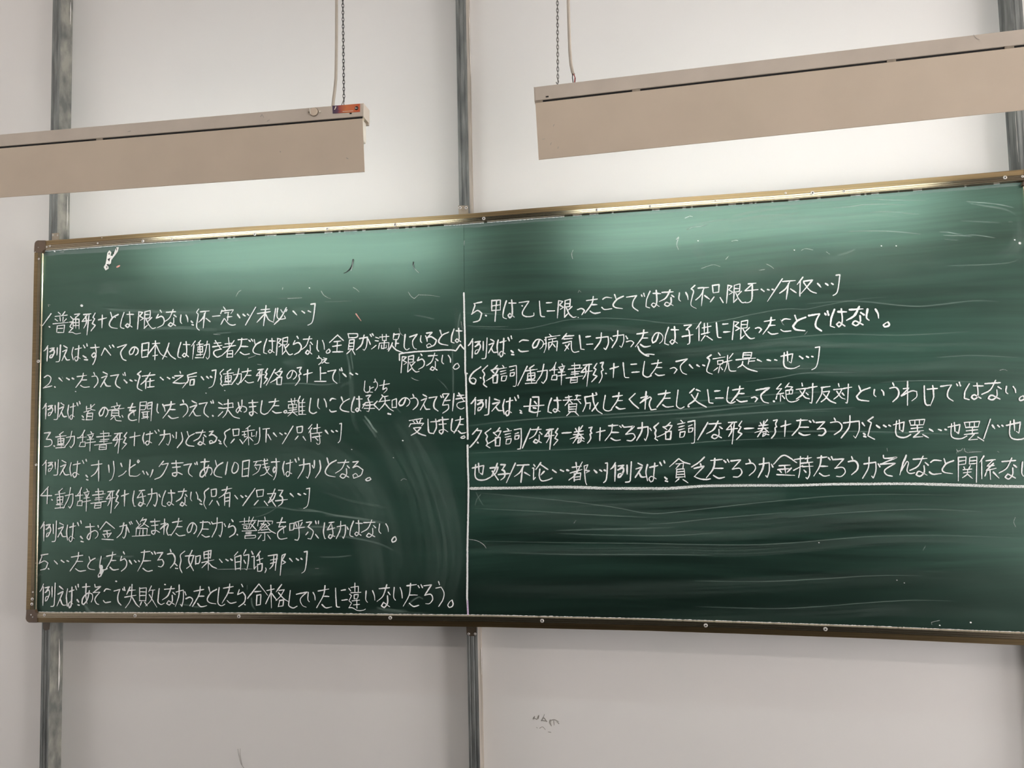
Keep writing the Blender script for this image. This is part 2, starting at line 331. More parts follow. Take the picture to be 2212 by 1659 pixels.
# ------------------------------------------------------------------ room
X0, X1, YB, ZT = -3.2, 6.2, -7.6, 3.75
def slab(name, x0, x1, y0, y1, z0, z1, m):
    return struct(bm_obj(name, box_bm(x0, x1, y0, y1, z0, z1), m))
slab('wall_front', X0, X1, Y_WALL, Y_WALL + 0.15, 0, ZT, M['wall'])
slab('wall_back', X0, X1, YB - 0.15, YB, 0, ZT, M['rear'])
slab('wall_left', X0 - 0.15, X0, YB, Y_WALL, 0, ZT, M['room'])
slab('wall_right', X1, X1 + 0.15, YB, Y_WALL, 0, ZT, M['room'])
slab('floor', X0 - .15, X1 + .15, YB - .15, Y_WALL + .15, -0.12, 0, M['floor'])
slab('ceiling', X0 - .15, X1 + .15, YB - .15, Y_WALL + .15, ZT, ZT + 0.12, M['ceil'])
GLYPHS = {}
for _l in """/|1 0 0 1
.|0 0 1 1
:|0 0 3 4/1 9 4 10
…|0 0 4 4/9 0 12 2/16 0 18 1
+|0 7 13 4/6 0 5 19
一|0 1 10 0
1|1 0 0 10
,|1 0 2 2 0 6
。|6 0 8 3 6 5 2 6 0 4 3 1 6 0
[|27 19 24 24 26 27 25 35 24 46 28 51
]|195 11 201 10 199 28 196 39 190 43
(|74 60 66 65 67 72 65 80 69 87
{|64 109 59 115 61 119 60 123 61 128 60 131 63 134
}|174 107 180 106 177 112 179 116 176 118 177 124 174 130 171 133
普|32 24 35 27/42 23 38 28/27 30 45 28/34 31 35 37/39 31 38 38/27 34 31 37/44 34 40 38/24 41 47 39/30 44 29 54/30 44 41 43 40 54/31 48 39 48/31 54 39 54
通|56 27 64 26 57 32/50 30 53 33/54 35 54 48/54 34 63 34 63 48/55 39 62 39/55 43 62 43/58 31 58 47/49 38 53 38 49 45 53 47 47 53 53 53 58 55 65 54
形|116 67 127 66/121 68 113 77 128 75/119 70 120 78 116 86/124 67 121 96/134 65 130 71 133 73 129 80 134 82 127 90
と|110 24 112 32/121 27 113 32 108 41 111 46 120 48
は|130 24 126 35 125 45 130 47/134 27 144 27/138 23 139 36 138 43 135 46 132 43 135 40 142 45
限|153 24 151 48/153 24 159 25 154 30 160 33 155 36/162 24 161 47/162 24 170 22 169 32 162 33/162 28 169 28/161 47 166 42/172 32 166 38/164 34 168 42 173 47 178 46
ら|184 21 186 24/181 27 178 33 186 30 190 35 188 42 180 47
な|192 24 206 23/202 20 197 32 189 38/204 28 207 31/203 32 203 40 199 45 195 43 198 39 206 44
い|195 24 194 32 197 35/205 24 208 28 209 33
不|30 23 43 22/37 24 33 33 27 39/36 26 34 47/38 33 44 38
定|64 16 67 20/62 21 60 26/62 22 79 20 75 26/66 25 72 24/71 25 70 36/70 31 77 30/65 33 60 42/66 34 72 41 78 43 82 42
未|120 20 133 19/115 26 134 23/128 14 124 44/125 27 114 39/127 26 132 35 139 39
必|142 18 139 37/145 18 144 30 148 34 157 33 155 29/150 20 152 24/158 17 150 32 140 42/159 20 157 23
例|16 74 13 79 10 82/16 77 15 97/19 78 26 77 19 83/19 83 25 80 26 84 22 91 19 92 20 88 24 87/30 77 30 88/35 73 34 90 33 97 28 98
え|40 75 45 78/38 83 45 80 37 95/41 88 44 94 49 94
ば|53 76 51 85 53 95/56 79 66 77/62 74 61 88 60 95 57 97 55 93 58 90 64 93/69 73 71 77/74 71 75 74
す|80 77 93 76/87 72 88 85 84 92 82 88 85 84 88 88 86 97 83 102
べ|96 88 101 77 110 88/108 74 110 77/113 73 115 76
て|120 76 133 72 125 83 127 93 132 96
の|146 77 143 85 139 87 138 83 142 77 147 76 151 80 150 85 147 88
日|157 71 156 91/157 71 167 69 165 91/159 81 165 80/157 91 165 90
本|172 71 183 70/177 67 176 95/177 72 165 88/178 73 185 86 194 91/173 89 180 88
人|197 70 193 83 187 94/194 79 199 88 207 94
働|22 68 16 75/20 73 18 93/30 67 26 71/24 73 34 72/28 69 30 88/26 76 33 75 33 83 26 83 26 76/26 79 33 79/24 87 34 86/22 91 34 91/40 68 38 80 34 91/35 74 43 72 43 88 40 93 38 90
き|50 71 60 70/48 76 62 74/52 67 60 79/61 79 51 82 50 87 55 91 60 89
者|66 72 76 71/71 63 72 74/63 77 81 74/79 67 70 80 61 89/70 82 69 91/70 82 77 81 77 91/70 86 77 86/69 91 77 91
だ|86 66 99 65/91 64 89 75 81 86/90 75 100 75/89 83 95 86 102 85/101 66 103 68/105 65 107 68
全|8 69 20 58 29 66/15 68 25 67/20 67 19 83/13 75 26 73/13 83 28 83
員|36 57 37 63/36 57 50 57 49 62 37 63/38 66 36 80/38 66 45 65 44 80/38 71 44 70/37 75 44 75/37 79 44 79/40 80 34 86/42 80 46 87
が|53 63 65 61 63 75 60 81 58 79/60 58 56 72 48 80/66 64 69 72/69 57 71 60/72 56 74 59
満|77 60 82 62/76 65 81 66/71 78 78 72/83 60 97 59/87 56 87 65/93 56 93 65/87 65 93 65/83 69 81 78/83 69 97 68 96 78 94 78/90 66 89 78/86 72 86 77 93 76 93 72
足|104 57 103 64/104 58 112 57 109 65 103 65/107 65 106 76/106 71 111 71/102 70 100 75 96 82/101 73 107 80 117 84
し|121 57 120 70 120 77 123 80 126 78
る|154 55 162 54 154 62/154 62 160 60 168 65 165 72 155 76 154 72 158 70 161 73
う|85 114 86 117/82 120 88 119 91 124 90 130 85 136
た|60 120 74 118/69 115 67 124 58 136/66 125 74 125/65 133 70 136 78 135
で|110 119 122 117/122 117 118 125 118 132 124 137/128 116 129 118/131 114 132 118
2|11 121 16 118 21 122 18 130 9 137/9 137 22 134
3|11 66 20 65 14 75/14 75 21 76 22 82 17 86 11 86
4|17 16 5 28 22 28/16 19 15 39
5|15 116 6 118/6 118 7 120 3 130/3 130 10 126 15 129 12 137 5 139
6|27 141 16 149 11 158 13 164 18 165 20 160 16 157 11 159
7|22 73 14 82/21 76 28 76 20 90 10 101
0|80 110 77 118 77 123 80 125 84 121 85 114 82 110 80 110
在|157 119 176 117/169 114 163 124 155 131/163 122 162 137/169 123 168 135/165 127 175 125/165 135 175 134
之|213 112 214 115/207 119 217 118 205 129/205 129 213 130 222 129
后|23 114 10 118 11 125 8 130 3 137/11 121 23 119/14 125 13 133/14 125 20 124 19 132 14 133
動|75 109 69 113/64 116 79 114/70 112 72 131/67 119 76 118 75 125 67 126 67 119/67 122 76 121/66 127 76 127/64 131 78 130/79 117 91 115 90 125 86 131 84 129/87 108 84 120 76 131
名|150 108 145 113 141 114/146 112 152 112 146 121 134 128/141 114 146 118/144 121 144 131/144 121 151 120 150 131 144 131
上|209 106 209 124/209 115 217 114/200 126 217 126
皆|74 26 74 34/74 30 79 29/70 35 80 32/87 23 80 29/81 24 81 31 88 32/78 33 75 37/75 37 74 46/75 37 84 36 83 46/75 41 83 41/73 46 83 46
意|119 21 120 25/111 27 125 24/115 27 117 30/123 26 121 30/107 32 130 29/112 33 111 41/112 33 122 32 122 40/112 36 122 36/112 40 122 40/115 41 110 46/116 42 118 47 126 48/122 40 124 42/127 40 128 42
を|136 28 147 27/143 22 138 33 144 32 145 40/147 32 138 38 137 44 141 47 149 46
聞|154 20 152 50/155 20 163 19 161 30 155 31/155 25 162 25/165 21 164 30/165 21 171 20 169 48/165 25 170 24/165 30 170 29/156 35 167 34/158 35 158 43/158 38 164 38/158 41 164 41/164 34 164 45/156 44 166 42
決|57 20 63 24/57 28 65 29/63 34 56 41/65 23 78 21 78 28/71 16 71 29/64 29 79 27/71 29 68 37 63 43/71 32 79 41 88 44
め|86 20 89 32 91 34/92 17 91 27 85 36 83 33 86 28 92 26 98 28 98 33 95 35
ま|103 21 116 20/104 27 113 26/108 17 109 35 107 40 104 38 104 35 110 34 115 37
難|162 19 177 17/166 15 167 23/171 14 171 22/162 24 162 29 174 28 174 23 162 24/163 32 174 31/161 36 175 34/168 22 168 33 161 41/168 34 175 40/179 11 175 20/177 18 177 39/184 15 182 19/177 21 186 20/178 27 186 26/178 33 186 32/182 20 182 38/177 38 187 38
こ|9 38 12 35 18 36/8 52 11 55 18 54
承|63 32 70 31 66 36/66 36 69 45 67 55 64 54/62 42 74 41/62 46 74 45/60 50 76 50/58 45 62 43 57 50/80 40 75 45 83 52
知|87 32 90 34 96 33/88 34 84 40/83 41 98 39/91 34 91 43 83 53/92 44 97 50 103 54/101 39 101 48/101 39 107 37 107 49/101 49 107 49
引|180 29 187 29 181 39 188 38/181 39 179 45 186 44 186 50 179 56/193 29 191 53
受|128 68 147 65/134 69 136 72/139 68 140 71/145 67 143 71/130 73 128 77/131 73 149 72 146 76/134 79 145 78 139 85 131 90/135 80 142 87 152 91
け|155 66 156 82 158 87 162 87/159 70 172 69/166 66 167 78 163 88
辞|72 62 68 69 62 74/61 73 75 72/70 66 69 80/66 80 64 86/66 80 73 79 73 86 65 86/81 64 83 67/76 69 86 67/78 70 80 74/85 69 82 74/76 76 86 75/74 81 88 79/81 71 80 93
書|95 67 107 66 106 71/90 72 110 70/95 76 107 75/94 79 105 78/99 63 100 81/87 84 111 81/94 84 93 91/94 84 103 83 103 90/94 87 102 87/94 91 103 90
か|184 69 198 67 198 76 195 84 193 82/190 62 189 73 182 84/201 69 203 72
り|210 66 210 75/215 66 216 77 211 88
只|78 61 79 70/78 61 87 60 86 69 79 70/80 75 75 81/88 76 92 82
剰|104 55 98 60/93 64 110 61/101 59 102 84/96 65 96 72 99 71/93 69 98 68/106 65 106 71 110 70/101 72 95 80/103 72 108 78/113 64 112 72/117 58 117 72 115 81 110 83
下|123 60 132 59/128 60 127 80/130 68 134 76
待|196 54 191 60/196 59 191 66/194 63 195 78/199 60 209 58/204 54 204 66/196 67 211 65/197 72 210 70/207 66 208 80 205 82 203 80/202 73 205 76
オ|81 114 97 112/92 107 92 138/92 117 87 126 81 131
リ|107 114 108 125/114 108 115 122 112 134 108 137
ン|125 112 127 117/133 123 128 128 122 131
ピ|139 108 138 128 142 130 149 130 154 127/139 119 147 114/151 108 153 110 151 112 150 110 151 108
ッ|158 123 160 127/163 124 165 128/172 121 170 128 168 132
ク|188 108 182 116/186 113 195 111 190 122 184 131 176 135
あ|30 111 42 110/36 107 35 120 37 130/41 115 38 125 32 131 29 129 31 123 38 118 45 119 46 124 44 128
残|109 109 121 107/114 108 110 115/111 114 120 113 116 123 108 129/112 117 114 120/122 113 130 111/123 108 129 107/123 118 133 116/125 105 126 114 130 125 137 131/132 119 126 127 119 130/129 105 130 107
有|62 21 77 18/70 16 66 26 57 32/66 27 66 43/66 26 74 24 73 45/67 32 73 31/67 37 73 36
ほ|145 22 143 35 145 44 147 44/152 22 160 21/156 22 149 32 161 29/156 25 158 38 154 44 151 42 153 38 161 41
好|141 18 137 27 131 38/130 25 142 24 138 33 131 38/133 30 142 43/146 20 153 20 148 28/148 28 152 30 152 38 146 43/142 35 160 33
お|73 75 86 74/79 70 80 83 79 91 77 93 75 90 78 84 86 80 91 83 90 88 87 91/91 73 92 75
金|94 79 103 67 115 77/99 81 109 80/98 86 108 85/104 81 105 91/99 86 101 90/110 84 106 90/97 93 113 94
盗|149 65 152 71/150 76 155 70/158 61 154 68/156 65 163 63 158 72 150 77/158 69 166 75/149 77 148 88/149 77 164 77 163 87/154 79 153 87/158 79 158 87/143 89 168 87
れ|185 71 192 69 184 78/190 63 189 86/184 78 194 70 195 72 193 80 195 87 200 86
警|88 67 112 65/95 62 95 69/102 60 101 68/92 71 103 70 101 77 98 78/94 73 99 73 98 77 94 77 94 73/108 60 104 69/105 66 112 65/110 67 103 78/104 70 113 80/92 81 112 80/97 83 105 83/97 85 105 85/96 88 96 92/96 88 111 87 110 91 96 92
察|127 60 128 65/118 65 117 73/118 66 138 66 137 70/126 68 120 76/122 70 128 71 118 80/131 68 134 71 126 76/128 70 134 79 142 84/122 79 131 78/118 83 135 82/127 83 127 94 124 94/122 86 118 92/131 86 135 92
呼|164 71 164 81/164 71 170 70 169 79 164 80/181 66 171 69/172 70 174 75/181 69 178 75/169 78 184 76/176 69 177 88 175 95 171 94
ぶ|189 68 196 67 191 74/191 74 198 81 195 92 191 91/191 82 188 86/201 85 205 91/201 66 202 70/205 66 205 70
ろ|179 115 187 114 180 125/180 125 186 124 188 129 185 134 181 134
如|7 118 20 117/17 110 12 124 19 139/19 118 15 130 9 136/22 118 22 130/22 119 29 117 27 128 22 129
果|35 113 35 123/35 113 45 111 44 122/35 117 44 116/35 122 44 121/32 128 49 124/41 111 41 139/40 127 32 135/41 127 46 133 53 136
的|86 112 81 118/82 120 83 138/82 120 91 117 90 138/83 127 90 126/83 137 90 135/98 109 94 116/95 117 102 116 101 128 99 138 96 136/95 124 97 128
话|106 112 108 116/106 120 110 119 110 137 113 133/119 112 113 120/114 125 123 122/117 117 119 130/115 130 115 140/115 131 122 129 121 139 115 140
那|131 118 144 116 142 130 141 139/134 124 144 122/134 129 143 127/139 117 138 130 133 137/151 117 148 146/151 117 156 115 151 124/151 124 156 127 151 130
そ|86 58 87 62 95 61 84 70/84 70 94 69 87 78 88 85 92 87
失|139 61 134 72/137 66 147 65/131 76 148 73/142 57 141 74 138 83 132 92/142 76 148 86 153 91
敗|153 62 153 81/153 63 163 62 162 82/153 68 162 68/153 74 162 73/153 81 162 81/156 83 154 88/160 83 164 89/170 59 166 68/167 66 175 65/172 67 170 80 162 89/167 72 178 91
っ|8 78 14 76 18 80 14 88
合|100 78 117 56 130 73/111 68 120 67/114 73 113 88/114 73 120 72 119 87 113 88
格|129 66 140 64/135 58 136 92/136 67 127 86/136 70 144 81/151 57 143 68/147 66 155 65 149 75 142 81/146 69 154 78 162 83/148 81 146 90/148 81 154 80 153 89 146 90
に|17 118 18 135 19 145 23 146/25 121 31 120/26 136 34 135
違|37 118 40 122/40 117 51 115 51 123/46 110 46 124/40 125 55 124/45 128 45 134/45 128 51 127 50 133 45 134/42 137 53 136/44 143 53 142/49 135 49 148/38 127 41 129 37 137 41 140 37 147/37 147 42 147 50 151 58 151 62 149
甲|44 41 44 56/44 41 55 40 55 55/44 49 55 47/44 56 55 55/50 41 48 72
乙|84 44 99 42 90 55 89 61 95 64 105 63 106 59
于|12 30 23 29/18 30 7 40 26 38/18 31 17 51 14 56 8 57
仅|93 20 84 31/89 26 88 48/94 26 107 24 98 35 90 44/94 28 104 40 113 44
病|129 92 132 95/123 97 145 94/124 97 124 110 121 119/122 100 124 102/120 107 125 105/128 100 139 98/128 104 128 115/128 104 141 102 140 116/134 100 133 106 129 112/134 106 138 111
気|155 90 148 98/152 94 166 93/151 98 163 97/149 104 162 101 162 112 166 117 173 116/159 105 152 115/153 107 158 113
子|123 86 134 85 126 92/126 92 130 94 131 110 128 113/120 102 136 99
供|148 80 141 90/145 86 145 108/150 89 163 86/153 82 153 97/158 82 158 97/149 98 161 95/154 100 148 108/157 101 165 107
詞|66 73 68 75/61 78 72 76/63 82 71 80/63 86 71 84/65 89 64 96/65 89 72 88 70 95 64 96/76 75 86 73 86 92 85 103 81 104/77 81 82 79/77 84 77 89/77 84 83 83 82 88 77 89
就|174 126 177 130/166 135 184 132/173 138 173 143/173 138 181 137 180 142 173 143/177 143 174 156/173 148 167 153/178 148 180 151/196 127 190 134/182 140 195 137/188 130 187 143 183 154/189 141 190 150 193 153 200 153
是|208 128 207 136/208 127 217 126 216 135 208 136/208 131 216 131/200 139 221 136/214 138 213 147/214 142 220 141/207 142 206 148 202 153/207 148 213 155 223 160
也|60 138 77 134 75 148 72 146/65 133 64 149 68 155 78 156 87 152/69 131 70 145
母|101 29 99 47 107 49 116 47/104 26 113 26 113 40 111 55/107 33 110 36/91 40 121 38/105 42 109 43
賛|153 27 163 25/158 24 158 31 152 39/150 31 164 30/159 31 163 35/168 24 176 24/171 23 169 30/166 30 176 29/171 30 176 36/158 37 158 47/158 37 170 36 169 46/158 41 169 40/159 44 169 44/158 48 169 48/161 48 155 54/167 48 173 54
成|183 28 184 38 180 48/183 27 200 24/185 36 191 35 190 44/194 22 196 35 201 46 208 51/202 35 196 44 193 47/199 21 200 23
く|50 21 41 29 47 36 55 43
父|138 14 131 21/141 16 147 18/144 21 139 31 129 38/134 23 142 33 156 41
絶|61 20 54 28 62 27 55 36/55 36 65 34/60 35 60 46/55 38 54 43/63 38 66 42/73 19 67 26/69 24 78 25 74 29/68 30 69 42 74 47 83 46 87 43/68 30 78 29 77 35 68 36/73 29 73 35
対|92 20 93 24/84 29 103 27/97 29 92 37 84 43/89 31 96 40 103 43/101 27 114 25/108 21 107 42 106 49 104 48/98 34 101 37
反|121 26 134 24/122 27 121 36 114 49/124 32 133 31 128 41 121 47/124 35 133 45 142 49
わ|41 28 49 27 38 38/47 18 47 51/38 38 52 31 60 32 60 39 53 45
巻|169 74 171 78/179 70 174 77/167 79 180 77/166 83 180 82/174 72 171 84 161 89/174 82 165 95/175 83 181 89/172 88 177 87 176 92 172 95 173 90 181 92
罢|50 75 52 82/50 75 73 73 71 81/58 75 58 81/65 74 65 80/52 82 71 81/53 87 70 85/50 92 71 90/62 82 62 92/65 92 56 100 70 99/70 96 79 101
论|106 127 108 130/104 132 106 132 105 150 108 146/116 124 109 134/116 127 127 134/115 134 114 145 118 151 127 150 133 147/121 137 116 143
都|163 132 177 130/169 125 170 136/160 140 178 135/178 124 168 142 158 150/166 141 166 152/166 141 176 140 175 150/166 146 175 145/166 150 175 149/181 130 187 128 183 136/183 136 189 137 184 140/181 130 183 151 185 157
貧|114 119 108 124 101 130/115 118 122 123 132 126/111 126 122 125 121 134/117 126 110 133/112 134 111 147/112 134 123 133 124 146/113 138 123 137/113 142 123 141/112 146 124 145/115 148 110 153/121 149 129 154
乏|153 116 145 123 134 130/147 125 148 128/138 132 153 129 138 144/138 144 146 147 156 148 162 147
持|81 133 95 131/90 129 89 150 87 160/80 149 93 142/97 132 106 130/100 128 100 138/91 139 108 137/93 144 108 143/102 138 103 154 100 162 98 160/95 149 98 152
ん|45 127 40 140 36 156/38 150 46 136 48 138 46 149 50 154 57 153
関|124 131 124 163/124 131 135 130 134 140 125 141/125 136 134 135/140 132 139 140/140 131 150 130 149 165/140 136 149 135/140 140 149 139/132 144 133 147/141 142 139 146/131 148 143 147/131 152 142 151/137 148 136 154 130 159/137 154 144 160
係|162 128 156 137/159 134 159 162/165 135 178 133/175 134 166 143 176 142/175 139 165 150 179 146/170 148 171 163/166 151 163 158/175 152 183 161
ょ|69 17 69 22 66 26 66 24 73 25/69 20 74 18
ち|83 16 98 13/90 8 88 22 93 19 94 22 89 27""".split('\n'):
    _c, _s = _l[0], _l[2:]
    GLYPHS[_c] = [[int(q) for q in s.split()] for s in _s.split('/')]

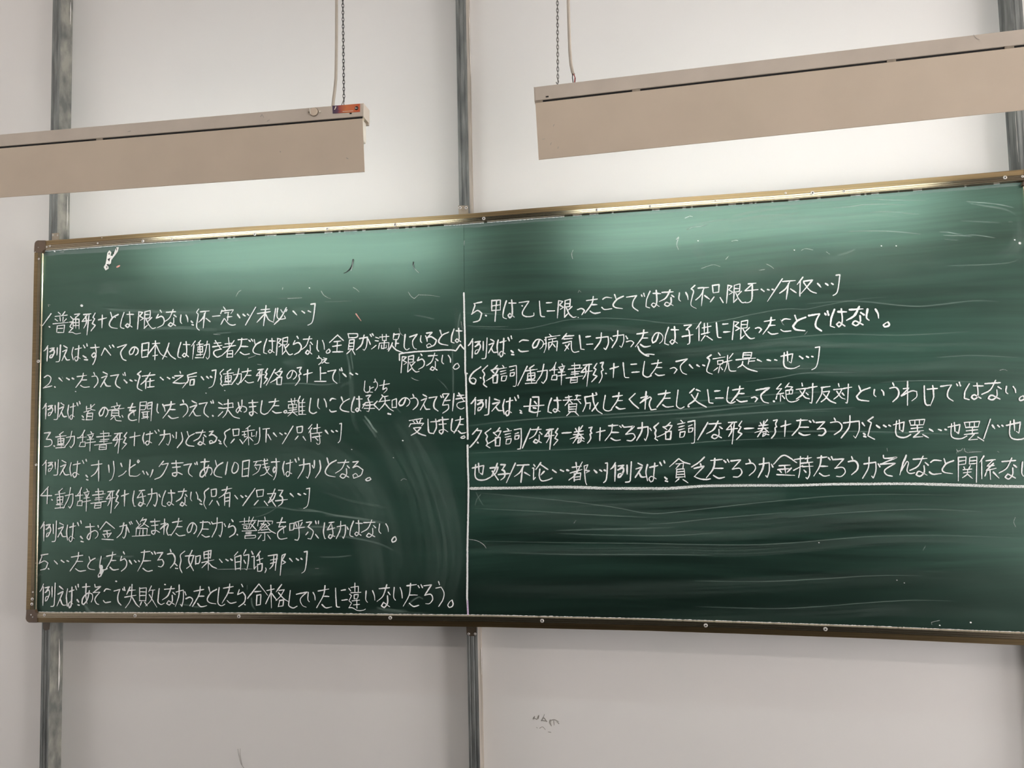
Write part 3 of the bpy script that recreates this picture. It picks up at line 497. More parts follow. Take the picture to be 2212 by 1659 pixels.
# every row of writing: width in px of the chalk stroke, then "frame origin | glyph x0 y0 x1 y1, ..."
ROWS = [
(3.3, """80 640|/ 8 26 21 44,. 18 45 21 48,普 24 23 47 54,通 47 26 65 56,形 67 25 87 58,+ 92 28 104 47,と 108 24 121 48,は 125 23 144 48,限 150 21 177 49,ら 178 21 190 47,な 190 20 208 45
390 640|い 0 28 11 41,: 16 37 19 43,[ 24 19 28 51,不 27 22 44 47,一 48 29 59 30,定 60 16 82 43,… 85 27 102 32,/ 97 16 112 43,未 114 14 139 44,必 139 17 159 42,… 168 22 194 28,] 190 11 201 43"""),
(3.3, """80 640|例 10 73 35 98,え 37 74 49 96,ば 52 71 75 97,: 69 89 75 95,す 80 72 93 102,べ 96 73 115 88,て 120 72 134 96,の 138 76 151 88,日 156 69 167 91,本 165 67 194 95,人 187 70 207 94
390 640|は -4 68 14 92,働 16 66 43 94,き 48 66 62 91,者 61 62 82 91,だ 81 63 108 87,と 108 65 120 87,は 124 63 142 86,限 143 61 167 88,ら 168 60 180 87,な 181 60 197 87,い 204 66 215 82
700 640|。 3 79 9 85,全 8 58 29 83,員 34 56 50 87,が 48 56 74 81,満 71 57 97 79,足 96 56 118 84,し 120 57 127 80,て 128 57 139 79,い 144 59 154 69,る 153 54 168 77,と 171 51 186 73,は 190 48 206 70"""),
(3.3, """700 640|限 115 88 142 114,ら 139 86 150 109,な 153 85 170 111,い 176 88 189 101,。 193 100 202 109"""),
(3.3, """80 640|2 9 118 22 137,. 26 135 28 137,… 33 122 55 127,た 58 115 78 136,う 82 114 91 136,え 95 113 110 135,で 110 114 132 137,… 130 125 148 129,[ 150 112 157 141,在 155 114 176 138,… 184 121 205 125,之 203 112 225 130
390 640|后 3 114 24 137,… 31 120 47 125,] 42 110 53 137,{ 59 109 64 134,動 64 108 91 132,た 90 108 109 129,形 113 108 130 136,/ 128 109 141 133,名 134 108 152 132,の 159 111 173 124,} 171 106 181 133,+ 184 110 197 129,上 200 106 217 127
700 640|で 6 107 27 130,… 28 115 50 120"""),
(2.6, """390 640|う 204 89 211 102,え 211 92 222 100"""),
(3.3, """80 840|例 8 21 32 46,え 33 21 44 42,ば 46 19 64 46,: 67 40 70 46,皆 70 23 87 46,の 93 28 106 42,意 107 21 130 48,を 136 22 149 47,聞 152 19 172 50,い 179 23 191 36,た 188 19 211 44
390 840|う 0 17 11 42,え 13 18 30 41,で 28 17 49 42,. 48 40 50 41,決 56 16 88 44,め 83 17 98 36,ま 102 17 116 40,し 120 18 130 38,た 130 15 151 36,。 154 32 159 36,難 160 11 187 41,し 193 14 203 37,い 205 15 218 30
700 810|こ 8 35 18 55,と 24 33 38 55,は 41 32 57 56,承 57 30 82 55,知 82 30 108 54,の 112 34 128 47,う 129 29 140 52,え 144 29 158 52,で 157 29 178 54,引 177 28 194 57,き 197 27 211 51"""),
(2.6, """700 810|し 60 9 67 26,ょ 65 17 74 27,う 74 6 80 23,ち 83 8 98 27"""),
(3.3, """700 810|受 127 65 152 91,け 155 66 173 88,ま 171 63 186 88,し 190 66 198 85,た 194 62 212 87,。 204 91 211 95"""),
(3.1, """80 840|3 11 65 22 86,. 25 85 27 86,動 28 63 56 88,辞 60 62 87 93,書 86 63 112 91,形 113 65 134 96,+ 139 65 154 85,ば 158 61 182 84,か 182 62 204 84,り 208 65 217 88
390 840|と 8 64 21 86,な 20 62 38 84,る 43 63 54 82,: 57 77 61 82,( 65 60 74 87,只 75 60 93 82,剰 92 55 118 84,下 123 59 135 80,… 139 66 158 71,/ 152 56 168 82,只 171 56 187 77,待 191 53 211 83
700 810|… 2 83 20 88,] 21 72 26 101"""),
(3.1, """80 840|例 8 106 32 129,え 34 107 48 129,ば 49 105 74 132,: 73 129 76 136,オ 81 107 97 138,リ 107 108 115 137,ン 122 111 133 131,ピ 138 106 154 130,ッ 158 121 173 132,ク 176 108 196 135,ま 201 107 218 131
390 840|で 5 109 25 131,あ 29 105 47 132,と 50 107 63 132,1 67 109 70 128,0 77 110 86 126,日 92 106 103 131,残 108 105 137 131,す 136 104 148 136,ば 153 103 177 131,か 175 105 199 134,り 200 107 209 133
700 810|と 2 124 18 152,な 17 127 38 154,る 43 129 58 154,。 62 153 70 158"""),
(3.1, """80 1030|4 5 15 22 40,. 22 34 24 35,動 27 16 54 47,辞 57 16 80 51,書 80 18 103 47,形 103 20 122 54,+ 126 20 137 44,ほ 143 20 162 44,か 164 18 184 44,は 187 20 206 44
390 1030|な -6 18 10 44,い 15 23 26 36,: 28 34 32 41,( 35 17 42 48,只 43 18 58 43,有 57 15 77 45,… 81 28 99 33,/ 93 17 111 43,只 110 19 130 43,好 130 18 160 44,… 164 25 187 30,] 184 17 193 47"""),
(3.1, """80 1030|例 5 66 29 97,え 31 69 44 90,ば 44 66 66 97,: 65 89 69 97,お 73 70 92 94,金 94 67 116 94,が 119 67 142 92,盗 142 61 169 89,ま 170 63 184 86,れ 184 63 201 87,た 200 62 221 88
390 1030|の 10 69 24 85,だ 25 66 48 90,か 47 61 67 90,ら 71 64 82 90,. 84 86 86 89,警 88 60 114 92,察 115 60 142 95,を 144 61 159 93,呼 163 65 185 95,ぶ 187 66 206 93
700 1100|ほ -1 19 16 44,か 18 18 36 44,は 39 17 57 41,な 56 16 77 42,い 82 22 96 36,。 101 41 108 49"""),
(3.1, """80 1030|5 3 115 16 139,. 17 137 19 139,… 26 125 47 130,た 49 113 73 141,と 76 119 87 139,し 94 119 105 139,た 102 112 122 139,ら 124 112 134 141,… 138 125 153 130,だ 150 110 177 141,ろ 179 113 189 134,う 195 108 206 136,: 206 130 210 137
390 1030|( -1 111 6 143,如 7 110 30 140,果 32 110 54 140,… 58 123 77 128,的 80 109 102 139,话 106 111 123 141,, 126 136 128 143,那 131 115 157 147,… 163 122 182 127,] 181 111 189 144"""),
(3.1, """80 1180|例 4 55 27 90,え 30 60 44 89,ば 44 57 62 92,: 60 80 63 88,あ 67 56 83 87,そ 84 57 95 87,こ 99 64 110 84,で 115 61 131 88,失 131 57 153 92,敗 153 59 179 91,し 181 63 190 87,な 187 60 206 88
390 1180|か -8 58 8 90,っ 8 76 18 89,た 18 60 39 90,と 40 61 54 86,し 56 62 66 89,た 62 56 83 85,ら 85 57 97 90,. 96 87 98 89,合 100 56 130 88,格 127 57 162 92,し 162 66 174 92,て 173 68 189 91,い 190 69 201 83,た 203 59 226 92
700 1100|に 17 118 35 146,違 37 110 62 151,い 62 122 76 139,な 79 113 99 147,い 104 117 117 136,だ 118 111 147 145,ろ 149 113 162 141,う 167 108 179 145,。 185 136 193 147"""),
(3.4, """1000 590|5 13 43 28 73,. 34 63 37 66,甲 43 40 56 72,は 60 40 79 68,乙 84 42 106 65,に 114 42 137 65,限 141 39 169 67,っ 171 53 182 62,た 182 35 205 60
1300 580|こ 0 43 15 61,と 17 39 32 60,で 37 37 64 63,は 66 33 88 59,な 86 32 108 56,い 115 36 129 49,[ 133 25 141 60,不 140 28 161 56,只 162 24 181 51,限 186 23 215 52
1600 570|于 6 29 26 58,… 31 38 49 41,/ 40 22 62 56,不 58 25 83 53,仅 84 20 113 48,… 115 29 138 35,] 138 16 148 47"""),
(3.6, """1000 590|例 8 97 36 128,え 38 99 51 119,ば 51 94 73 125,: 72 116 76 122,こ 83 100 98 117,の 104 99 120 113,病 120 91 145 119,気 148 90 173 118,に 174 93 194 114
1300 580|か -11 96 16 121,か 15 93 38 118,っ 37 108 48 117,た 50 92 73 117,の 75 96 91 112,は 94 87 115 114,子 120 84 136 113,供 141 80 165 108,に 171 81 192 103,限 195 77 228 106
1600 570|っ 22 95 31 103,た 33 80 56 105,こ 60 82 75 101"""),
(5.0, """1600 570|と 78 77 97 100,で 102 71 131 100,は 134 67 158 95,な 158 64 184 92,い 188 68 206 84,。 213 87 222 94"""),
(3.5, """1000 590|6 10 140 27 165,. 26 156 28 159,{ 29 138 37 170,名 35 138 53 164,詞 54 138 80 169,/ 82 139 96 168,動 93 136 126 165,辞 129 133 154 167,書 154 134 179 164,形 176 135 200 169,} 203 133 210 164
1300 580|+ 12 142 25 163,に 32 141 56 163,し 62 139 74 162,た 72 137 94 160,っ 102 148 112 157,て 111 135 128 158,… 131 144 153 149,[ 157 129 165 158,就 166 126 200 156
1600 570|是 -7 132 25 161,… 25 143 54 146,也 60 131 88 156,… 88 138 108 141,] 106 124 118 158"""),
(3.9, """1000 820|例 12 26 40 53,え 43 29 61 47,ば 60 24 83 54,: 85 46 88 50,母 91 26 121 55,は 127 27 147 50,賛 150 23 176 54,成 179 20 208 51
1300 820|し 3 24 15 47,た 14 20 35 44,く 41 21 55 43,れ 57 18 81 45,た 82 16 107 41,し 112 16 123 43,. 129 40 131 41,父 129 13 156 41,に 158 15 181 35,し 187 11 199 35,た 193 10 217 33
1600 800|っ 16 40 25 47,て 23 26 43 49,. 49 46 51 47,絶 53 19 87 47,対 83 19 114 49,反 113 24 142 49,対 139 20 166 49,と 173 23 193 46,い 199 29 214 39
1892 800|う 21 19 34 47,わ 38 17 61 52,け 72 23 92 53,で 97 18 126 46,は 132 19 160 44,な 158 15 187 44,い 194 24 209 35,。 214 38 222 45"""),
(3.8, """1000 820|7 10 73 28 101,. 22 94 24 95,{ 33 73 42 102,名 38 72 57 99,詞 61 73 87 104,/ 89 73 101 102,な 99 71 118 95,形 122 73 142 104,一 148 79 162 80,巻 160 69 181 95,} 186 71 193 95,+ 199 72 212 91
1300 820|だ 5 67 33 91,ろ 34 70 50 91,か 52 64 74 91,{ 78 65 85 91,名 83 64 105 89,詞 113 61 139 95,/ 143 64 158 90,な 156 62 180 88,形 186 62 209 96
1600 800|一 6 86 20 87,巻 21 74 42 99,} 46 74 55 101,+ 60 75 75 99,だ 77 73 110 97,ろ 113 77 127 97,う 134 71 151 96,か 150 68 185 101,: 183 94 187 99,[ 190 70 200 103
1892 800|… 1 82 22 86,也 26 74 52 100,罢 50 73 79 101,… 80 88 106 91,也 108 78 136 102,罢 132 76 161 105,/ 161 73 171 102,… 174 82 190 87,也 195 74 228 103"""),
(3.9, """1000 820|也 14 125 41 150,好 41 125 70 150,/ 65 125 78 154,不 77 127 100 153,论 104 124 133 151,… 134 135 158 139,都 158 123 189 157,… 196 135 213 139,] 210 124 216 154
1300 820|例 13 123 44 153,え 50 125 66 146,ば 66 121 94 153,: 94 146 98 152,貧 101 118 132 154,乏 134 116 162 149,だ 156 118 190 147,ろ 193 120 209 145
1600 800|う 8 133 22 157,か 26 131 48 160,金 49 127 84 157,持 79 128 108 162,だ 109 128 138 158,ろ 139 132 156 158,う 161 129 175 156,か 182 130 208 161
1892 800|そ 7 127 31 158,ん 36 127 58 156,な 51 128 78 158,こ 80 134 98 155,と 99 132 116 154,関 123 129 151 167,係 155 128 184 163,な 184 131 210 162,い 218 137 230 158"""),
]
# lines drawn in chalk, in px of the frame: width, points
LINES = [
(3.6, "1002 633 1002.6 660 1003 685 1004 715 1004.5 741 1005 806"),
(3.8, "1006 806 1006.7 824 1007.5 860 1009 897 1010.5 948"),
(3.8, "1010 962 1010.5 1000 1012 1049 1011.5 1100 1009.8 1180 1009.6 1216 1009.4 1260 1009 1288 1010 1310 1011 1327"),
(5.2, "1017 1055 1060 1054.4 1116 1054 1217 1052 1270 1053 1318 1055 1358 1055 1445 1055 1480 1053 1517 1050 1570 1049 1640 1048.5 1710 1048.5 1800 1046 1880 1045.5 1940 1045 2020 1046 2090 1048 2150 1050 2225 1051"),
(3.0, "863 778 863 766.5 865 764 895 760 930 758 958 756 980 756.5 984 758 991 749 994.5 744 998 749 1004 755.5"),
(3.2, "1378 748 1381 756 1388 763 1396 768 1401 769"),
(2.2, "1393 765.5 1404 765 1413 766"),
]
# framed glowing panels added on the right wall to brighten the lower room
for k, (ya, yb) in enumerate(((-1.9, -0.7), (-3.5, -2.2))):
    bm = bmesh.new()
    for q in (ya, (ya + yb) / 2 - .03, yb - .06): box_bm(X1 - .05, X1 + .01, q, q + .06, .35, 1.95, 0, bm)
    for z in (.35, 1.89): box_bm(X1 - .05, X1 + .01, ya, yb, z, z + .06, 0, bm)
    w = struct(bm_obj('fill_panel_%d' % (k + 1), bm, M['creamin']))
    bm_obj('pane', box_bm(X1 - .02, X1 - .01, ya + .05, yb - .05, 0.4, 1.90), M['pane'], w)
# low glowing panel added on the left wall to lift the left side
bm = bmesh.new()
for q in (-1.9, -1.18, -.51): box_bm(X0 - .01, X0 + .05, q, q + .06, .35, 1.75, 0, bm)
for z in (.35, 1.69): box_bm(X0 - .01, X0 + .05, -1.9, -.45, z, z + .06, 0, bm)
w = struct(bm_obj('fill_panel_3', bm, M['creamin']))
bm_obj('pane', box_bm(X0 + .01, X0 + .02, -1.85, -.50, .4, 1.70), M['fill_glow2'], w)

# ------------------------------------------------------------------ steel posts behind the board
def screw_mesh():
    bm = bmesh.new(); R = 0.0052
    prof = [(R, 0.0), (R * 1.0, -0.0006), (R * 0.8, -0.0016), (R * 0.42, -0.0020), (R * 0.36, -0.0010), (0.0, -0.0008)]
    rings = []
    for r, y in prof:
        if r == 0: rings.append([bm.verts.new((0, y, 0))]); continue
        rings.append([bm.verts.new((r * math.cos(k * PI / 5), y, r * math.sin(k * PI / 5))) for k in range(10)])
    for a, b in zip(rings[:-1], rings[1:]):
        for k in range(10):
            k2 = (k + 1) % 10
            bm.faces.new((a[k], a[k2], b[k2], b[k]) if len(b) > 1 else (a[k], a[k2], b[0]))
    return bm
_s0 = bm_obj('screw', screw_mesh(), M['screw'])
SCREW = _s0.data; SCREW.materials.append(M['dark'])
for _p in SCREW.polygons:
    if (_p.center.x ** 2 + _p.center.z ** 2) ** 0.5 < 0.0017: _p.material_index = 1
bpy.data.objects.remove(_s0)
def screw(u, v, Y, parent, s=1.0):
    o = bpy.data.objects.new('screw', SCREW); C.objects.link(o); o.parent = parent
    o.location = P(u, v, Y) - org(parent); o.scale = (s, s, s)
    o.rotation_euler = (0, random.random() * PI, 0)
    return o

def post(u_top, v_top, u_bot, v_bot, width, label, sidemat, facemat, side):
    a, b = P(u_top, v_top, Y_POST), P(u_bot, v_bot, Y_POST)
    xm = (a.x + b.x) / 2; sl = (a.x - b.x) / (a.z - b.z)
    t = thing('steel_post', label, 'post', (xm, Y_WALL, 0.0), 'steel posts on the wall')
    def X(z, off): return b.x + (z - b.z) * sl + off
    z0, z1 = 0.0, ZT
    # front: shallow rolled channel with a raised rib near each edge
    w = width
    def sweep(prof, name, m):
        V, Fc = [], []; zs = [z0, 0.7, 1.2, 1.6, 2.0, 2.5, z1]
        for z in zs:
            for o_, y in prof: V.append((X(z, o_), y, z))
        n = len(prof)
        for i in range(len(zs) - 1):
            for k in range(n - 1):
                Fc.append((i * n + k, i * n + k + 1, (i + 1) * n + k + 1, (i + 1) * n + k))
        return mesh_obj(name, V, Fc, m, t)
    yf = Y_POST
    f = [(0, yf + .003), (0.0012, yf), (w * .22, yf), (w * .27, yf + .0018), (w * .36, yf + .0018), (w * .41, yf), (w * .60, yf), (w * .66, yf + .0016), (w * .76, yf + .0016), (w * .82, yf), (w - .0012, yf), (w, yf + .003)]
    sweep(f, 'front_face', facemat)
    sweep([(w, yf + .003), (w, yf + .008), (w - .0012, yf + .010), (w - .0012, Y_WALL - .006), (w + .001, Y_WALL - .004), (w + .001, Y_WALL)], 'side_face', sidemat if side == 'r' else M['steel'])
    sweep([(0, yf + .003), (0, yf + .010), (0.0012, yf + .012), (.0012, Y_WALL - .006), (-.001, Y_WALL - .004), (-.001, Y_WALL)], 'side_face', sidemat if side == 'l' else M['steel'])
    return t, X, w
wl = 0.0305
pL, XL, _ = post(113.5, 0, 84.5, 1659, wl, 'grey steel post left of the board with mottled grey side', M['steel2'], M['steel'], 'r')
pM, XM, _ = post(983.5, 0, 1013, 1659, 0.0335, 'grey steel post behind the middle of the board with beige side', M['steel3'], M['steel'], 'r')
pR, XR, _ = post(2180, 0, 2294, 1659, 0.034, 'steel post at the right edge of the picture behind the right lamp', M['steel'], M['steel'], 'l')

# worn strips of filler left along the edges of the posts
def filler(parent, X, off, z0, z1, w, y, onside=False, seed=0):
    V, Fc = [], []; n = 26
    for i in range(n + 1):
        z = z0 + (z1 - z0) * i / n; e = max(0.0, math.sin(PI * i / n)) ** 0.4
        ww = w * e * (0.45 + 0.75 * abs(noise.noise(Vector((z * 14, seed, 0))) * 1.6))
        x = X(z, off)
        if onside: V += [(x + .0008, y, z), (x + .0008, y + ww, z)]
        else: V += [(x, y, z), (x + ww, y, z)]
    for i in range(n): Fc.append((2 * i, 2 * i + 1, 2 * i + 3, 2 * i + 2))
    return mesh_obj('filler_smear', V, Fc, M['plaster'], parent)
zt = lambda v, u=1000: P(u, v, Y_WALL).z
filler(pM, XM, 0.0335, zt(170), zt(20), 0.010, Y_WALL - .013, True, 1)
filler(pM, XM, 0.0335, zt(1455), zt(1395), 0.010, Y_WALL - .012, True, 2)
filler(pM, XM, 0.0337, zt(1659), zt(1365), 0.003, Y_POST + .006, True, 3)
filler(pM, XM, 0.0337, zt(455), zt(380), 0.003, Y_POST + .006, True, 3.5)
filler(pL, XL, wl, zt(1490, 130), zt(1375, 130), 0.010, Y_WALL - .018, True, 4)
filler(pL, XL, wl, zt(58, 150), zt(8, 150), 0.007, Y_WALL - .012, True, 5)
filler(pL, XL, wl, zt(500, 150), zt(425, 150), 0.006, Y_WALL - .012, True, 6)
filler(pR, XR, -0.0016, zt(365, 2200), zt(240, 2200), 0.003, Y_POST + .006, True, 7)

# ------------------------------------------------------------------ the chalkboard
board = thing('chalkboard', 'long green chalkboard in a bronze frame covered in white handwriting', 'chalkboard', P(1100, 900, Y_POST))
TOPo = [(50, 523), (110, 518.5), (300, 504), (560, 487), (700, 480), (850, 471.5), (1003, 461.5), (1160, 448.3), (1300, 438), (1450, 427), (1700, 409), (1900, 392), (2060, 378.5), (2212, 365), (2260, 360.7)]
THo = [(50, 21.5), (1000, 21.5), (2212, 26)]
BOTo = [(40, 1344.8), (110, 1345.5), (300, 1347), (550, 1348.5), (800, 1352), (1060, 1355.5), (1400, 1363.5), (1600, 1370), (1892, 1380.5), (2052, 1388), (2212, 1395), (2320, 1399.5)]
BHo = [(40, 21.5), (1060, 25.5), (1900, 26.5), (2320, 28.5)]
LO = [(522, 75), (560, 72.7), (650, 71.5), (950, 64.5), (1260, 57), (1346, 54.5)]     # (v, u)
LI = [(522, 91), (640, 89), (950, 82), (1300, 76.5), (1346, 75)]
RO = [(350, 2232), (1400, 2302)]; RI = [(350, 2210), (1400, 2278)]
# writing surface: two sheets that meet under the drawn middle line
def uo(v, tab): return lerp_poly(tab, v)
def sheet(ua, ub, name):
    V, Fc = [], []
    nx, nz = 24, 12
    for j in range(nz + 1):
        for i in range(nx + 1):
            s = j / nz; r = i / nx
            ut, ubm = ua[0] + (ub[0] - ua[0]) * r, ua[1] + (ub[1] - ua[1]) * r
            vt = lerp_poly(TOPo, ut) + lerp_poly(THo, ut) * .8; vb = lerp_poly(BOTo, ubm) - lerp_poly(BHo, ubm) * .8
            V.append(P(ut + (ubm - ut) * s, vt + (vb - vt) * s, Y_BOARD))
    m = nx + 1
    for j in range(nz):
        for i in range(nx): Fc.append((j * m + i, (j + 1) * m + i, (j + 1) * m + i + 1, j * m + i + 1))
    k = len(V); rim = [i for i in range(m)] + [j * m + nx for j in range(1, nz + 1)] + [nz * m + i for i in range(nx - 1, -1, -1)] + [j * m for j in range(nz - 1, 0, -1)]
    for i in rim: V.append((V[i][0], Y_POST - .004, V[i][2]))
    n = len(rim)
    for i in range(n): Fc.append((rim[i], rim[(i + 1) % n], k + (i + 1) % n, k + i))
    Fc.append(tuple(k + i for i in range(n)))
    return mesh_obj(name, V, Fc, M['board'], board)
sheet((85, 72), (1001.6, 1008.4), 'writing_surface')
sheet((1002.2, 1009.0), (2222, 2290), 'writing_surface')

# frame rails: extruded aluminium profile, s = 0 outside .. 1 against the board
PROF = [(0, Y_POST), (0, .003), (.04, .0), (.47, .0), (.485, .0014), (.50, .0014), (.515, -.0008), (.57, -.0006), (.64, -.0003), (.652, .0010), (.664, .0010), (.676, -.0008), (.73, -.0006), (.80, -.0003), (.812, .0010), (.824, .0010), (.836, -.0008), (.88, -.0006), (.925, -.0003), (.935, .0040), (1.0, .0066), (1.0, Y_BOARD + .002)]
def rail(name, outs, ins):
    V, Fc = [], []; n = len(PROF)
    for (a, b) in zip(outs, ins):
        for s, y in PROF:
            q = P(a[0] + (b[0] - a[0]) * s, a[1] + (b[1] - a[1]) * s, 0.0); V.append((q.x, y, q.z))
    for i in range(len(outs) - 1):
        for k in range(n - 1): Fc.append((i * n + k, i * n + k + 1, (i + 1) * n + k + 1, (i + 1) * n + k))
    Fc.append(tuple(range(n))); Fc.append(tuple((len(outs) - 1) * n + k for k in reversed(range(n))))
    o = mesh_obj(name, V, Fc, M['bronze'], board); o.data.materials.append(M['polish'])
    for p in o.data.polygons:
        if p.index % (n - 1) >= 4 and p.index < (len(outs) - 1) * (n - 1): p.material_index = 1
    return o
us = [97] + list(range(150, 2200, 50)) + [2214]
rail('top_rail', [(u, lerp_poly(TOPo, u)) for u in us], [(u + .3, lerp_poly(TOPo, u) + lerp_poly(THo, u)) for u in us])
us = [79] + list(range(150, 2200, 50)) + [2240, 2280]
rail('bottom_rail', [(u, lerp_poly(BOTo, u)) for u in us], [(u, lerp_poly(BOTo, u) - lerp_poly(BHo, u)) for u in us])
vs = [544, 600, 700, 800, 900, 1000, 1100, 1200, 1260, 1318]
rail('side_rail', [(lerp_poly(LO, v), v) for v in vs], [(lerp_poly(LI, v), v) for v in vs])
vs = [385, 600, 800, 1000, 1200, 1370]
rail('side_rail', [(lerp_poly(RO, v), v) for v in vs], [(lerp_poly(RI, v), v) for v in vs])
# rounded plastic corners
def corner(pts, name='corner_cap'):
    V = [P(u, v, -0.0022) for u, v in pts]; n = len(V)
    V += [Vector((p.x, Y_POST, p.z)) for p in V]
    Fc = [tuple(range(n))] + [(i, i + n, (i + 1) % n + n, (i + 1) % n) for i in range(n)]
    o = mesh_obj(name, V, Fc, M['corner'], board)
    md = o.modifiers.new('b', 'BEVEL'); md.width = 0.0012; md.segments = 2; md.limit_method = 'ANGLE'
    return o
corner([(73, 545), (73.7, 532), (74.5, 525), (77, 521), (81, 519), (97.5, 519), (97.8, 539), (93, 541), (90.5, 546)])
corner([(56.5, 1317), (55, 1337), (57.5, 1342), (62, 1345), (79.5, 1345.3), (79.2, 1324), (76, 1322), (74.8, 1317)])
corner([(2213, 364.8), (2213, 391), (2210, 393), (2210, 400), (2233, 400), (2232, 370), (2228, 364)])
corner([(2279, 1398), (2278.5, 1370), (2276, 1368), (2276, 1362), (2299, 1362), (2301, 1392), (2297, 1398)])
for u, v, s in ((220, 513.5, .35), (211, 525.5, .6), (309, 521, 1), (371.5, 517, .8), (550.5, 506, 1), (707, 494.5, .9), (853.6, 485.6, 1), (1045, 472, 1), (1289, 453.5, .9), (1404, 445.5, .8),
                (1545, 433, .5), (1697, 417, .6), (1755, 417, 1.1), (1823, 413, .8), (2171, 383.5, 1), (2209, 381, .7), (101, 533.5, .55), (108, 531.3, .7),
                (84, 559.3, .7), (83, 780.5, 1.1), (78.3, 1004, .8), (71, 1279, .6), (70, 1294, 1), (69, 1305, 1),
                (96, 1328.5, .95), (292, 1330, 1.05), (516, 1331.3, 1.1), (843, 1334.5, 1.1), (1171, 1341, 1.1), (1524.5, 1351, 1.1), (1783, 1359, 1.1)):
    screw(u, v, -0.0012, board, s)
screw(67, 1328, -.0024, board, .5); screw(70.5, 1333, -.0024, board, .45); screw(82.5, 534.5, -.0024, board, .25); screw(76, 544.5, -.0024, board, .3)

# brackets that hold the board to the posts
def bracket(pts, m, scr, s=.75):
    V = [P(u, v, Y_POST - .0022) for u, v in pts]; n = len(V)
    V += [Vector((p.x, Y_POST, p.z)) for p in V]
    Fc = [tuple(range(n))] + [(i, i + n, (i + 1) % n + n, (i + 1) % n) for i in range(n)]
    o = mesh_obj('mounting_bracket', V, Fc, m, board)
    for u, v in scr: screw(u, v, Y_POST - .0024, o, s)
bracket([(990, 444), (1011, 444), (1012, 466), (991, 466)], M['bracket'], [(993.8, 448.8), (1007, 448.8)], .95)
bracket([(112, 504), (127, 503), (127, 524), (112, 525)], M['bracket'], [(114.5, 508), (124.5, 508.5)], .55)
bracket([(1007, 1350), (1029, 1350), (1029, 1371), (1024, 1374), (1016, 1374), (1008, 1371)], M['bracket2'], [(1012.5, 1369.3), (1026.3, 1369.3)], .75)
bracket([(93, 1340), (108, 1340), (106, 1360), (98, 1362), (93, 1358)], M['bracket2'], [], .5)

# ------------------------------------------------------------------ chalk marks on the board
def stroke_obj(name, strokes, m, Y=Y_BOARD - .0014, parent=None, **kw):
    V, Fc = [], []
    for k, (w, pts) in enumerate(strokes):
        ribbon(V, Fc, path(pts), w, Y - .000012 * (k % 40), **kw)
    return mesh_obj(name, V, Fc, m, parent or board)
for width, text in ROWS:
    strokes = []
    for line in text.split('\n'):
        o, r = line.split('|'); ox, oy = [float(q) for q in o.split()]
        for g, a, b, c, d in re.findall(r'(\S) (-?\d+) (-?\d+) (-?\d+) (-?\d+)', r):
            a, b, c, d = [float(q) / .69125 for q in (a, b, c, d)]
            G = GLYPHS[g]
            xs = [q for s in G for q in s[0::2]]; ys = [q for s in G for q in s[1::2]]
            gx0, gx1, gy0, gy1 = min(xs), max(xs), min(ys), max(ys)
            sx = (c - a) / max(gx1 - gx0, 1); sy = (d - b) / max(gy1 - gy0, 1)
            w = 0.88 * width * (0.80 if len(G) > 9 else 0.90 if len(G) > 6 else 1.0)
            for s in G:
                pts = [Vector((ox + a + (s[i] - gx0) * sx + random.uniform(-.35, .35), oy + b + (s[i + 1] - gy0) * sy + random.uniform(-.35, .35))) for i in range(0, len(s), 2)]
                if g == '.': pts = [pts[0], pts[0] + Vector((1.2, 1.0))]
                ww = w * random.uniform(.88, 1.1) * (1.15 if g in '….:' else 1)
                strokes.append((ww, pts))
    stroke_obj('chalk_writing', strokes, M['chalk'], rough=.35)
for k, (w, s) in enumerate(LINES):
    stroke_obj('chalk_line', [(w, px(s))], M['chalk'] if k != 3 else M['chalkr'], taper=False, rough=.5 if k == 3 else .3)
stroke_obj('chalk_line', [(3.9, px('1010 1298 1010.5 1312 1011 1327'))], M['violet'], Y=Y_BOARD - .0020)
# second pass of the ruled line and the loose specks, ticks and knocks of chalk
for w_, s_ in ((2.2, '1017 1057 1116 1055.6 1217 1054 1318 1056.5 1445 1057'), (2.0, '1445 1053 1517 1048.5 1570 1047.5 1640 1047 1710 1050'), (2.4, '2000 1047.6 2090 1050 2150 1052 2225 1053')):
    stroke_obj('chalk_line', [(w_, px(s_))], M['chalkr'], taper=False, rough=.6)
dots = '839 893.5 4.0,176.5 660 5.2,251 1255.5 3.4,356.5 1262.5 3,870 951.5 2.6,843 894.5 3.4,1309 806.5 3.2,2097 1344.5 3.4,1128 660.5 3,1008.8 806.6 3.2,249 685.5 2,236 564 2.2,668.5 621.8 2,2030 1350.5 2.5,485.5 843.5 1.8,445 849 1.8,849.8 988.5 1.6,759.8 970.8 1.6,163.3 845.5 2,1249 685.6 1.6,1508 520 1.8,1716 540 2,1904 531 2,1936 531 1.8,1769 1172 2,800.8 1035 2.2,2203 525 5,2192 518 2.5,1937.5 1253 1.6,1953.5 1259 1.6,126 529.5 1.8,118 543 2.6'
strokes = [(float(d.split()[2]), [Vector((float(d.split()[0]) - .6, float(d.split()[1]))), Vector((float(d.split()[0]) + .6, float(d.split()[1]) + .4))]) for d in dots.split(',')]
stroke_obj('chalk_speck', strokes, M['chalk'], taper=False)['kind'] = 'stuff'
